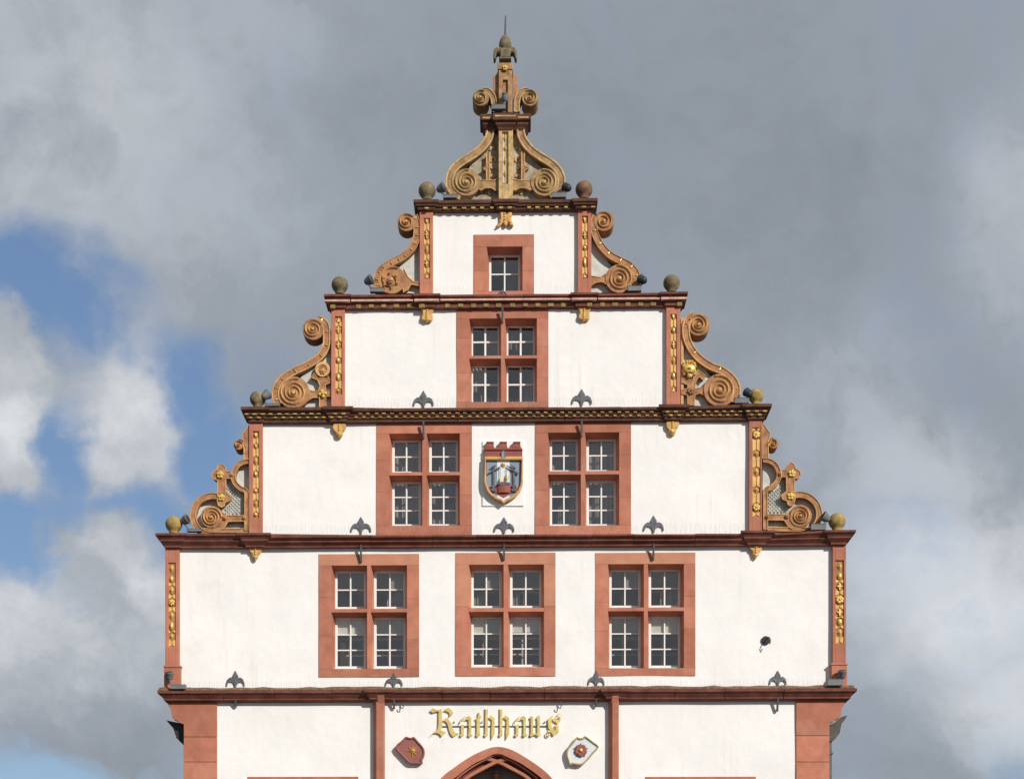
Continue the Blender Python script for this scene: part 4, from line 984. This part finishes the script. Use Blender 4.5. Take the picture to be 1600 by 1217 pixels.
def resample(L, n):
    ds = [0]
    for p, q in zip(L, L[1:]): ds.append(ds[-1] + math.dist(p, q))
    out = []
    for i in range(n):
        t_ = ds[-1] * i / (n - 1)
        for j in range(len(L) - 1):
            if ds[j + 1] >= t_ - 1e-9:
                f = (t_ - ds[j]) / (ds[j + 1] - ds[j] or 1); out.append((L[j][0] + (L[j + 1][0] - L[j][0]) * f, L[j][1] + (L[j + 1][1] - L[j][1]) * f)); break
    return out
def halves(L, k):   # split at the apex and resample both sides alike
    i = min(range(len(L)), key=lambda j: L[j][1]); a = resample(L[:i + 1], k); b_ = resample(L[i:], k); return a, b_
oa, ob = halves(smoothline(outer[1:-1], 4), 24); ia, ib = halves(smoothline(inner[1:-1], 3), 24)
legL = ([(AX - 110, 1713)], [(AX - 85, 1713)])
ring_between([(AX - 110, 1713)] + oa, [(AX - 85, 1713)] + ia, .025, -.1, STONE, 'archivolt', po)
ring_between(ob + [(AX + 108, 1713)], ib + [(AX + 84, 1713)], .025, -.1, STONE, 'archivolt', po)
opn = [(AX - 60, 1300), (AX - 56, 1252), (AX - 44, 1217), (AX - 24, 1204.6), (AX, 1195), (AX + 23, 1204.6), (AX + 45, 1217), (AX + 56, 1252), (AX + 60, 1300)]
pa, pb = halves(opn, 24)
ring_between([(AX - 88, 1713)] + [(x, y) for x, y in ia], [(AX - 60, 1713)] + pa, -.16, -.34, DARKSTONE, 'recess', po)  # darker stone than the ribs, recess shade put into the colour
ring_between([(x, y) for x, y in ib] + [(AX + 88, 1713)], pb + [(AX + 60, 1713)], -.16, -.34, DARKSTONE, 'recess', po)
Zp = zoomed(680, 1140, 7.273)
def rib(pts, w, d0, d1=-.2):
    P = [W(x, y, d0) for x, y in smoothline(Zp(pts), 5)]; m = MB(); m.ribbon(P, w / PPM, d0, d1, crown=.0); m.build('rib', STONE, po, bevel=.01)
rib([(95, 760), (160, 640), (225, 572), (330, 482), (450, 400), (570, 335), (705, 278), (840, 335), (960, 400), (1080, 482), (1190, 572), (1255, 640), (1320, 760)], 2.4, -.02)
rib([(180, 760), (255, 650), (370, 535), (525, 445), (640, 385), (705, 358), (770, 338), (850, 322)], 5.4, -.05)
rib([(1230, 760), (1160, 650), (1040, 535), (885, 445), (770, 385), (705, 358), (640, 338), (560, 322)], 5.4, -.056)
# recessed doorway behind
m = MB(); m.pbox(AX - 75, AX + 75, 1262, 1713, -.50, -.56); m.build('door_leaf', material('dark_oak', (.09, .045, .022), .6, var=.2, vscale=4, bump=.3), po)
m = MB(); m.pbox(AX - 75, AX + 75, 1180, 1262, -.48, -.54); m.build('tympanum', material('grey_brown_tympanum', (.30, .27, .23), .9), po)  # tympanum in its own grey-brown
m = MB(); x_, z_ = W(*Zp([(695, 505)])[0], -.36); m.lathe((x_, .36, z_), [(.055, -.04), (.075, 0), (.05, .03), (.06, .05)], (0, 0, 1), 12); m.tube([(x_, .36, z_ - .04), (x_, .36, z_ - .15)], .04, 8); m.build('carved_boss', OLDSTONE, po)
m = MB(); a, b_ = WX(AX - 86), WX(AX + 86)
m.add([(a, .02, 0), (a, .8, 0), (a, .8, WZ(1168)), (a, .02, WZ(1168)), (b_, .02, 0), (b_, .8, 0), (b_, .8, WZ(1168)), (b_, .02, WZ(1168))], [(0, 1, 2, 3), (4, 7, 6, 5), (3, 2, 6, 7), (1, 5, 6, 2)])
m.build('door_recess', ROOM, po)

# --- bird spikes along the ledges and scrolls (too fine and many to count)
def spikes(segs, name='bird_spikes'):
    m = MB(); rg = random.Random(3)
    for (x0, x1, z, y, hgt, step) in segs:
        n = int((x1 - x0) / step)
        for i in range(n):
            x = x0 + (i + rg.uniform(-.2, .2)) * step; lean = (.035 if i % 2 else -.03) + rg.uniform(-.01, .01); r_ = .0012; h_ = hgt * rg.uniform(.85, 1.05); sx_ = rg.uniform(-.012, .012)
            m.add([(x - r_, y, z), (x + r_, y, z), (x, y + r_ * 1.6, z), (x - r_ + sx_, y + lean, z + h_), (x + r_ + sx_, y + lean, z + h_), (x + sx_, y + lean + r_ * 1.6, z + h_)], [(0, 1, 4, 3), (1, 2, 5, 4), (2, 0, 3, 5)])
    return m
def ledge(x0, x1, yrow, d, parent):
    m = spikes([(WX(x0), WX(x1), WZ(yrow, d) , -d, .13, .042)]); m.build('bird_spikes', SPIKE, parent, kind='stuff')
ledge(678, 738, 459, .13, c3); ledge(838, 900, 459, .13, c3); ledge(541, 1040, 634, .13, c2); ledge(412, 1168, 831, .15, c1); ledge(284, 1298, 1074, .14, c0)
ledge(508, 520, 459, .1, c3); ledge(378, 392, 634, .1, c2); ledge(1190, 1205, 634, .1, c2); ledge(247, 262, 831, .1, c1); ledge(1318, 1334, 831, .1, c1)
def spikes_on(parent, pts, n):
    m = MB(); rg = random.Random(9); P = [W(x, y, 0) for x, y in smoothline(pts, 6)]
    for i in range(n):
        t_ = (i + .5) / n * (len(P) - 1); j = int(t_); f = t_ - j; x = P[j][0] * (1 - f) + P[j + 1][0] * f; z = P[j][1] * (1 - f) + P[j + 1][1] * f
        nx, nz = -(P[j + 1][1] - P[j][1]), P[j + 1][0] - P[j][0]; l = math.hypot(nx, nz)
        if nz < 0: nx, nz = -nx, -nz
        nx /= l; nz /= l; h_ = .12 * rg.uniform(.8, 1.1); y = .05 + (.05 if i % 2 else 0); r_ = .0016; le = rg.uniform(-.02, .02)
        a = (x, y, z); b_ = (x + nx * h_ + le, y + (.04 if i % 2 else -.03), z + nz * h_)
        m.add([(a[0] - r_, a[1], a[2]), (a[0] + r_, a[1], a[2]), (a[0], a[1] + r_ * 2, a[2]), (b_[0] - r_, b_[1], b_[2]), (b_[0] + r_, b_[1], b_[2]), (b_[0], b_[1] + r_ * 2, b_[2])], [(0, 1, 4, 3), (1, 2, 5, 4), (2, 0, 3, 5)])
    m.build('bird_spikes', SPIKE, parent, kind='stuff')
spikes_on(hall, [(473, 508), (478, 498), (490, 493), (503, 499)], 10); spikes_on(hall, [(1072, 500), (1085, 489), (1098, 492), (1107, 503)], 12)
spikes_on(hall, [(948, 388), (965, 398), (985, 405), (998, 422), (1001, 440)], 20); spikes_on(hall, [(927, 336), (945, 329), (957, 340)], 8)
spikes_on(hall, [(1108, 565), (1135, 574), (1150, 590), (1158, 612)], 16); spikes_on(hall, [(428, 600), (440, 585), (470, 570), (500, 552)], 16)
spikes_on(hall, [(298, 795), (310, 778), (330, 771)], 10); spikes_on(hall, [(1250, 770), (1270, 780), (1282, 800)], 10)
spikes_on(hall, [(808, 142), (820, 138), (834, 142)], 8); spikes_on(hall, [(700, 262), (730, 246), (750, 222)], 10); spikes_on(hall, [(830, 222), (850, 245), (880, 262)], 12)

# ------------------------------------------------------------------ floodlights
def floodlight(hx, hy, bx0_, bx1_, by0, by1, aim, label, d=.14, size=1.0, mat=None):
    xb, zb = W((bx0_ + bx1_) / 2, by1, d)
    root = thing('floodlight', label, 'floodlight', (xb, -d, zb), 'grey floodlights on the gable ledges')
    Lc = lambda x, y, z: (x - xb, y + d, z - zb)
    x0, x1 = WX(bx0_, d), WX(bx1_, d); z1 = WZ(by0, d)
    m = MB(); m.box(x0 - xb, x1 - xb, -.05, .05, 0, z1 - zb); m.box(x0 - xb - .006, x1 - xb + .006, -.056, .056, z1 - zb, z1 - zb + .006); m.build('ballast_box', LAMP, root, bevel=.005)
    hx_, hz_ = W(hx, hy, d); ax = Vector(aim).normalized(); c_ = Vector((hx_ - xb, 0, hz_ - zb))
    m = MB(); r_ = .085 * size
    m.lathe(c_ - ax * .05, [(.02, -.05), (.045, -.035), (.065, 0), (r_, .075), (r_ * 1.06, .08), (r_ * 1.06, .1), (r_ * .9, .1)], ax, 18); m.build('lamp_head', mat or LAMP, root, smooth=True)
    m = MB(); m.lathe(c_ + ax * .048, [(r_ * .93, 0), (r_ * .6, .006), (.01, .009)], ax, 18); m.build('lens', BLACK, root)
    ex = (x0 if abs(hx - bx0_) < abs(hx - bx1_) else x1) - xb; ex += .02 if ex < 0 else -.02
    m = MB(); m.tube([(ex, 0, (z1 - zb) * .6), (ex + (c_.x - ex) * .2, 0, (z1 - zb) + .03), (c_.x - ax.x * .03, 0, c_.z - ax.z * .03 - .05), tuple(c_ - ax * .04)], .016, 6); m.build('bracket', LAMP, root)
    return root
L_, R_ = (.75, .35, .65), (-.75, .35, .65)
floodlight(690.5, 294, 692.5, 714, 305.5, 311, (.85, -.25, .35), 'grey floodlight beside the left ball on the topmost ledge')
floodlight(885, 293, 862.5, 884.5, 303.5, 310, (-.6, .5, .5), 'shade-darkened grey floodlight beside the right ball on the topmost ledge', size=.8, mat=SHADELAMP)
floodlight(789.3, 151, 768, 790, 165.5, 172.5, (0, -.35, 1), 'grey floodlight in front of the spire shaft, highest of all', d=.2, size=.62)
floodlight(577.5, 438, 578.5, 600, 450.5, 457.5, (.85, -.25, .35), 'grey floodlight at the foot of the upper left scroll beside the window with four panes')
floodlight(1003, 437, 981, 1002, 450, 456, (-.6, .5, .5), 'shade-darkened grey floodlight at the foot of the upper right scroll', size=.85, mat=SHADELAMP)
floodlight(416, 617.5, 414, 437.5, 630, 635.5, (.6, .5, .6), 'grey floodlight covering the left ball of the double-dentil cornice', size=.95)
floodlight(1168.5, 614, 1147.5, 1170, 625.5, 631, (-.6, .5, .6), 'shade-darkened grey floodlight beside the small yellowish ball on the right of the double-dentil cornice', size=.85, mat=SHADELAMP)
floodlight(290, 812, 292.5, 315.5, 825, 831, (.85, -.25, .35), 'grey floodlight between the lower left yellow ball and its scroll')
floodlight(1289, 808, 1266.5, 1290, 822, 828.5, (-.75, -.2, .45), 'grey floodlight between the lower right yellow ball and its scroll')
floodlight(264.5, 1054, 267, 290.5, 1068.5, 1076.5, (.05, -.35, 1), 'grey floodlight standing before the lower left pilaster foot', d=.22, size=.85)
floodlight(1316, 1051.5, 1292.5, 1316.5, 1063, 1071, (-.05, -.35, 1), 'grey floodlight standing before the lower right pilaster foot', d=.22, size=.85)

# ------------------------------------------------------------------ Rathaus lettering
sx_, sz_ = W(774, 1150, .042)
sign = thing('lettering_sign', 'gilded blackletter word Rathhaus fixed on the white wall above the portal', 'sign', (sx_, -.042, sz_))
def letter(polys, hair, shift=0.0, z2=False):
    Zl = zoomed(765 if z2 else 665, 1095, 13.333); m = MB()
    for i, p in enumerate(polys):
        q = [W(x + shift, y, .042) for x, y in Zl(p)]; m.prism([(x - sx_, z - sz_) for x, z in q], -.002 + .002 - i * .0015, -.032)
    for h_, r_ in hair:
        pts = [W(x + shift, y, .042) for x, y in smoothline(Zl(h_), 4)]; m.tube([(x - sx_, 0, z - sz_) for x, z in pts], r_, 5)
    return m.build('letter', LETTERGOLD, sign, bevel=.006)
letter([[(85, 205), (150, 140), (215, 172), (265, 182), (330, 155), (325, 215), (215, 222), (150, 245)],
        [(268, 190), (340, 158), (348, 520), (305, 600), (245, 600), (262, 500)],
        [(80, 742), (150, 660), (250, 580), (320, 595), (365, 625), (425, 635), (330, 742), (290, 690), (240, 665), (170, 668)],
        [(370, 205), (415, 155), (490, 138), (545, 185), (577, 235), (545, 290), (475, 338), (500, 275), (480, 235), (430, 212)],
        [(350, 405), (420, 345), (480, 370), (530, 450), (562, 560), (620, 645), (695, 665), (570, 748), (515, 690), (480, 590), (450, 470), (420, 430)]], [])
A_ = [[(850, 365), (895, 292), (952, 342), (952, 680), (982, 700), (912, 748), (876, 712), (895, 672), (895, 400)], [(735, 492), (795, 482), (800, 540), (792, 680), (800, 702), (740, 748), (703, 708), (735, 675)]]
Ah = [([(715, 480), (722, 420), (760, 378), (820, 368), (870, 385)], .009), ([(745, 440), (760, 365), (800, 335), (850, 328)], .007), ([(790, 500), (840, 515), (895, 490)], .008)]
letter(A_, Ah)
letter([[(1040, 380), (1085, 330), (1092, 262), (1112, 215), (1130, 265), (1130, 680), (1140, 695), (1080, 750), (1042, 712), (1060, 670), (1060, 400)], [(1125, 290), (1160, 290), (1150, 345), (1125, 330)]], [([(1035, 365), (1090, 350), (1160, 335)], .008)])
H_ = [[(1240, 140), (1268, 185), (1298, 145), (1295, 680), (1302, 700), (1245, 750), (1212, 712), (1235, 670), (1238, 300)], [(1300, 350), (1360, 290), (1438, 345), (1440, 670), (1370, 805), (1362, 650), (1378, 400), (1350, 375)]]
letter(H_, []); letter(H_, [], 22.9); letter(A_, Ah, 85.5)
letter([[(825, 350), (880, 290), (908, 330), (905, 650), (950, 690), (870, 742), (828, 712), (855, 665), (855, 375)], [(968, 350), (1025, 280), (1052, 322), (1050, 670), (1072, 690), (1010, 740), (972, 712), (990, 650), (990, 380)], [(900, 665), (990, 675), (990, 700), (920, 705)]], [], 0, True)
letter([[(1215, 370), (1335, 278), (1295, 355), (1292, 520), (1350, 590), (1300, 640), (1220, 550)], [(1305, 360), (1345, 350), (1375, 385), (1420, 400), (1460, 370), (1440, 310), (1490, 340), (1475, 405), (1420, 470), (1360, 430), (1305, 392)],
        [(1340, 515), (1390, 488), (1438, 500), (1440, 640), (1330, 722), (1290, 660), (1240, 640), (1195, 660), (1225, 600), (1310, 590), (1375, 610), (1385, 540)]],
       [([(1195, 655), (1188, 690), (1205, 722), (1240, 718), (1250, 690), (1225, 680)], .012), ([(1395, 335), (1420, 320), (1435, 345), (1410, 360)], .008), ([(1400, 300), (1440, 262), (1490, 285), (1500, 330)], .007)], 0, True)
xa, za = W(689, 1134.3, .03); xb, zb = W(857, 1134.3, .03); m = MB(); m.tube([(xa - sx_, .03, za - sz_), (xb - sx_, .03, za - sz_)], .011, 6); m.build('support_rail', IRON, sign)
m = MB()
for px in (709.5, 753, 851): x_, z_ = W(px, 1128, .0); m.lathe((x_ - sx_, .06, z_ - sz_), [(.012, 0), (.012, .05)], (0, -1, 0), 8)
for px in (695, 737, 783, 830, 856): x_, z_ = W(px, 1134.3, .03); m.tube([(x_ - sx_, .06, z_ - sz_), (x_ - sx_, .03, z_ - sz_)], .008, 6)
m.build('fixing_studs', IRON, sign, kind='stuff')

# ------------------------------------------------------------------ the two small shields
def star(m, x, z, r1, r2, y, n, depth, rot=0):
    vs = [(x, y - depth, z)]
    for k in range(2 * n):
        a = math.pi * k / n + rot; rr_ = r1 if k % 2 == 0 else r2; vs.append((x + math.cos(a) * rr_, y, z + math.sin(a) * rr_))
    m.add(vs, [(0, 1 + k, 1 + (k + 1) % (2 * n)) for k in range(2 * n)] + [tuple(range(2 * n, 0, -1))])
def small_shield(Zs, outline, label, field, rimmat, d=.075):
    P0 = smoothline(Zs(outline) + Zs(outline)[:1], 2)[:-1]
    cx = sum(p[0] for p in P0) / len(P0); cy = sum(p[1] for p in P0) / len(P0)
    X_, Z__ = W(cx, cy, d); root = thing('wall_shield', label, 'shield', (X_, -d, Z__))
    loc = [(lambda q: (q[0] - X_, q[1] - Z__))(W(x, y, d)) for x, y in P0]
    m = MB(); m.prism(loc, 0, -.07); m.build('shield_plate', field, root)
    m = MB(); m.ribbon([(x * .955, z * .955) for x, z in loc], .030, .018, -.045, closed=True, crown=.008); m.build('rim', rimmat, root)
    return root, X_, Z__
Zs = zoomed(605, 1140, 18.73)
root, X_, Z__ = small_shield(Zs, [(545, 195), (590, 215), (670, 235), (740, 225), (780, 205), (900, 340), (1010, 460), (1075, 560), (1090, 680), (1060, 800), (1010, 900), (1030, 970), (960, 985), (850, 985), (720, 985), (620, 940), (520, 840), (380, 690), (230, 500), (390, 350)],
    'oxblood shield with gilded eight-pointed star left of the portal arch', SHIELDRED, SHIELDRED)
m = MB(); x_, z_ = W(*Zs([(740, 605)])[0], .13); star(m, x_ - X_, z_ - Z__, .125, .034, -.004, 8, .035, .35 + math.pi / 8); m.build('star', GOLD, root)
Zs = zoomed(875, 1140, 18.73)
root, X_, Z__ = small_shield(Zs, [(500, 200), (550, 232), (620, 245), (690, 225), (735, 175), (880, 270), (1010, 370), (1145, 485), (1000, 650), (860, 820), (720, 960), (650, 1010), (540, 1020), (420, 1000), (345, 990), (290, 1020), (250, 900), (210, 780), (200, 650), (250, 520), (370, 380), (440, 280)],
    'white shield with red rose and cream rim right of the portal arch', SHIELDWHITE, CREAMRIM)
m = MB(); x_, z_ = W(*Zs([(612, 590)])[0], .13); x_ -= X_; z_ -= Z__; r0 = .105
for k in range(5):
    a = R(90 + 36 + 72 * k); m.lathe((x_ + math.cos(a) * r0 * .5, .002, z_ + math.sin(a) * r0 * .5), [(r0 * .56, 0), (r0 * .58, .03), (r0 * .35, .045), (.01, .04)], (0, -1, 0), 12)
m.build('rose', SHIELDRED, root, smooth=True)
m = MB(); m.lathe((x_, -.02, z_), [(.034, 0), (.034, .03), (.02, .048), (.004, .052)], (0, -1, 0), 14)
m.build('rose_center', GOLD, root, smooth=True)
for k in range(5):
    a = R(90 + 72 * k); m = MB(); m.tube([(x_ + math.cos(a) * r0 * .8, -.02, z_ + math.sin(a) * r0 * .8), (x_ + math.cos(a) * r0 * 1.25, -.02, z_ + math.sin(a) * r0 * 1.25)], [.012, .004], 5); m.build('sepal', BLACK, root)

# ------------------------------------------------------------------ town coat of arms
X_, Z__ = W(787, 792, 0)
arms = thing('coat_of_arms', 'painted town crest with mural crown and draw well between the two middle windows', 'coat of arms', (X_, .03, Z__))
Zc = zoomed(740, 670, 9.36)
def ap(pts, d0, d1, mat, name, bevel=.0, taper=0.0):
    q = [W(x, y, d0) for x, y in Zc(pts)]; m = MB(); m.prism([(x - X_, z - Z__) for x, z in q], d0, d1, taper); return m.build(name, mat, arms, bevel=bevel)
ap([(128, 172), (735, 172), (735, 1118), (128, 1118)], .055, -.0, PLASTER, 'backing_board', .004)
half = [(440, 1085), (400, 1050), (330, 1025), (260, 980), (200, 910), (165, 830), (155, 760), (155, 430)]
sh = half + [(878 - x, y) for x, y in half[::-1]][:-1]
ap(sh, .10, .05, ARMSRED, 'shield_plate')
ap([(188, 455), (345, 455), (345, 1010), (290, 970), (240, 920), (205, 860), (188, 790)], .107, .09, SHIELDBLUE, 'blue_field')
ap([(526, 455), (690, 455), (690, 790), (672, 860), (636, 920), (586, 970), (526, 1010)], .107, .09, SHIELDBLUE, 'blue_field')
ap([(345, 455), (526, 455), (526, 1010), (439, 1052), (345, 1010)], .108, .09, SHIELDWHITE, 'white_pale')
P = [(lambda q: (q[0] - X_, q[1] - Z__))(W(x, y, .11)) for x, y in Zc([(439 + (x - 439) * .95, 745 + (y - 745) * .965) for x, y in sh])]
m = MB(); m.ribbon(P, .036, .155, .08, closed=True, crown=.008); m.build('rim', OCHRE, arms)
ap([(195, 850), (330, 850), (550, 850), (682, 850), (672, 880), (640, 915), (560, 935), (500, 965), (439, 1000), (380, 965), (320, 935), (250, 915), (205, 880)], .118, .10, ARMSRED, 'red_ground', .004)
wx_, wz_ = W(*Zc([(440, 860)])[0], .12); m = MB(); m.lathe((wx_ - X_, -.10, wz_ - Z__ - .08), [(.125, 0), (.125, .14), (.12, .155)], (0, 0, 1), 20, squash=(1, .5)); m.build('well', ARMSRED, arms)
ap([(335, 790), (360, 772), (440, 762), (510, 772), (540, 790), (510, 806), (440, 812), (360, 806)], .165, .15, IRON, 'well_mouth')
for sgn in (1, -1):
    f = (lambda x: x) if sgn > 0 else (lambda x: 878 - x)
    ap([(f(275), 570), (f(307), 555), (f(307), 900), (f(275), 900)], .135, .10, IRON, 'post', .003)
    ap([(f(252), 815), (f(325), 815), (f(325), 835), (f(300), 850), (f(320), 870), (f(320), 905), (f(258), 905), (f(258), 870), (f(278), 850), (f(252), 835)], .145, .10, IRON, 'post_foot', .003)
ap([(198, 640), (205, 655), (392, 560), (385, 540)], .15, .13, IRON, 'beam', .002); ap([(480, 530), (490, 522), (660, 635), (645, 658)], .15, .13, IRON, 'beam', .002)
ap([(248, 552), (320, 515), (328, 528), (258, 570)], .15, .13, IRON, 'brace'); ap([(542, 518), (552, 512), (620, 560), (608, 572)], .15, .13, IRON, 'brace')
m = MB(); x_, z_ = W(*Zc([(432, 517)])[0], .13); star(m, x_ - X_, z_ - Z__, .052, .026, -.118, 8, .03, .2); m.build('star', GOLD, arms)
for bx_, by_, ry in ((388, 750, 560), (482, 697, 560)):
    x_, z_ = W(*Zc([(bx_, by_)])[0], .14); m = MB(); m.lathe((x_ - X_, -.14, z_ - Z__ - .04), [(.022, 0), (.026, .035), (.024, .075)], (.15, 0, 1), 12); m.build('bucket', GOLD, arms, smooth=True)
    q = W(*Zc([(bx_, ry)])[0], .14); m = MB(); m.tube([(x_ - X_, -.14, z_ - Z__ + .03), (q[0] - X_, -.14, q[1] - Z__)], .005, 5); m.build('rope', IRON, arms)
# mural crown
ap([(160, 318), (712, 318), (712, 388), (160, 388)], .125, .03, ARMSRED, 'crown_wall', .004)
ap([(154, 290), (716, 290), (716, 300), (154, 300)], .14, .03, ARMSRED, 'crown_course', .003); ap([(160, 301), (712, 301), (712, 317), (160, 317)], .115, .03, ARMSRED, 'crown_course')
ap([(170, 266), (706, 266), (712, 289), (162, 289)], .125, .03, ARMSRED, 'crown_course', .003)
ap([(162, 345), (398, 345), (398, 349), (162, 349)], .13, .12, SHIELDRED, 'joint_line'); ap([(470, 345), (710, 345), (710, 349), (470, 349)], .13, .12, SHIELDRED, 'joint_line')
ap([(152, 390), (720, 390), (718, 420), (156, 420)], .15, .03, OCHRE, 'gold_band', .006)
for c_ in (238, 432, 630):
    ap([(c_ - 50, 200), (c_ + 52, 200), (c_ + 62, 265), (c_ - 66, 265)], .125, .03, ARMSRED, 'merlon', .004); ap([(c_ - 54, 174), (c_ + 56, 174), (c_ + 54, 199), (c_ - 50, 199)], .14, .03, ARMSRED, 'merlon_cap', .004)
    m = MB(); x_, z_ = W(*Zc([(c_ - 4, 233)])[0], .13); star(m, x_ - X_, z_ - Z__, .022, .012, -.122, 6, .014); m.build('stud', GOLD, arms)
ap([(402, 420), (402, 340), (412, 315), (435, 303), (458, 315), (468, 340), (468, 420)], .155, .1, IRON, 'gate_frame', .003)
ap([(408, 419), (408, 345), (418, 322), (434, 316), (446, 325), (450, 345), (450, 419)], .162, .15, SHIELDBLUE, 'gate')
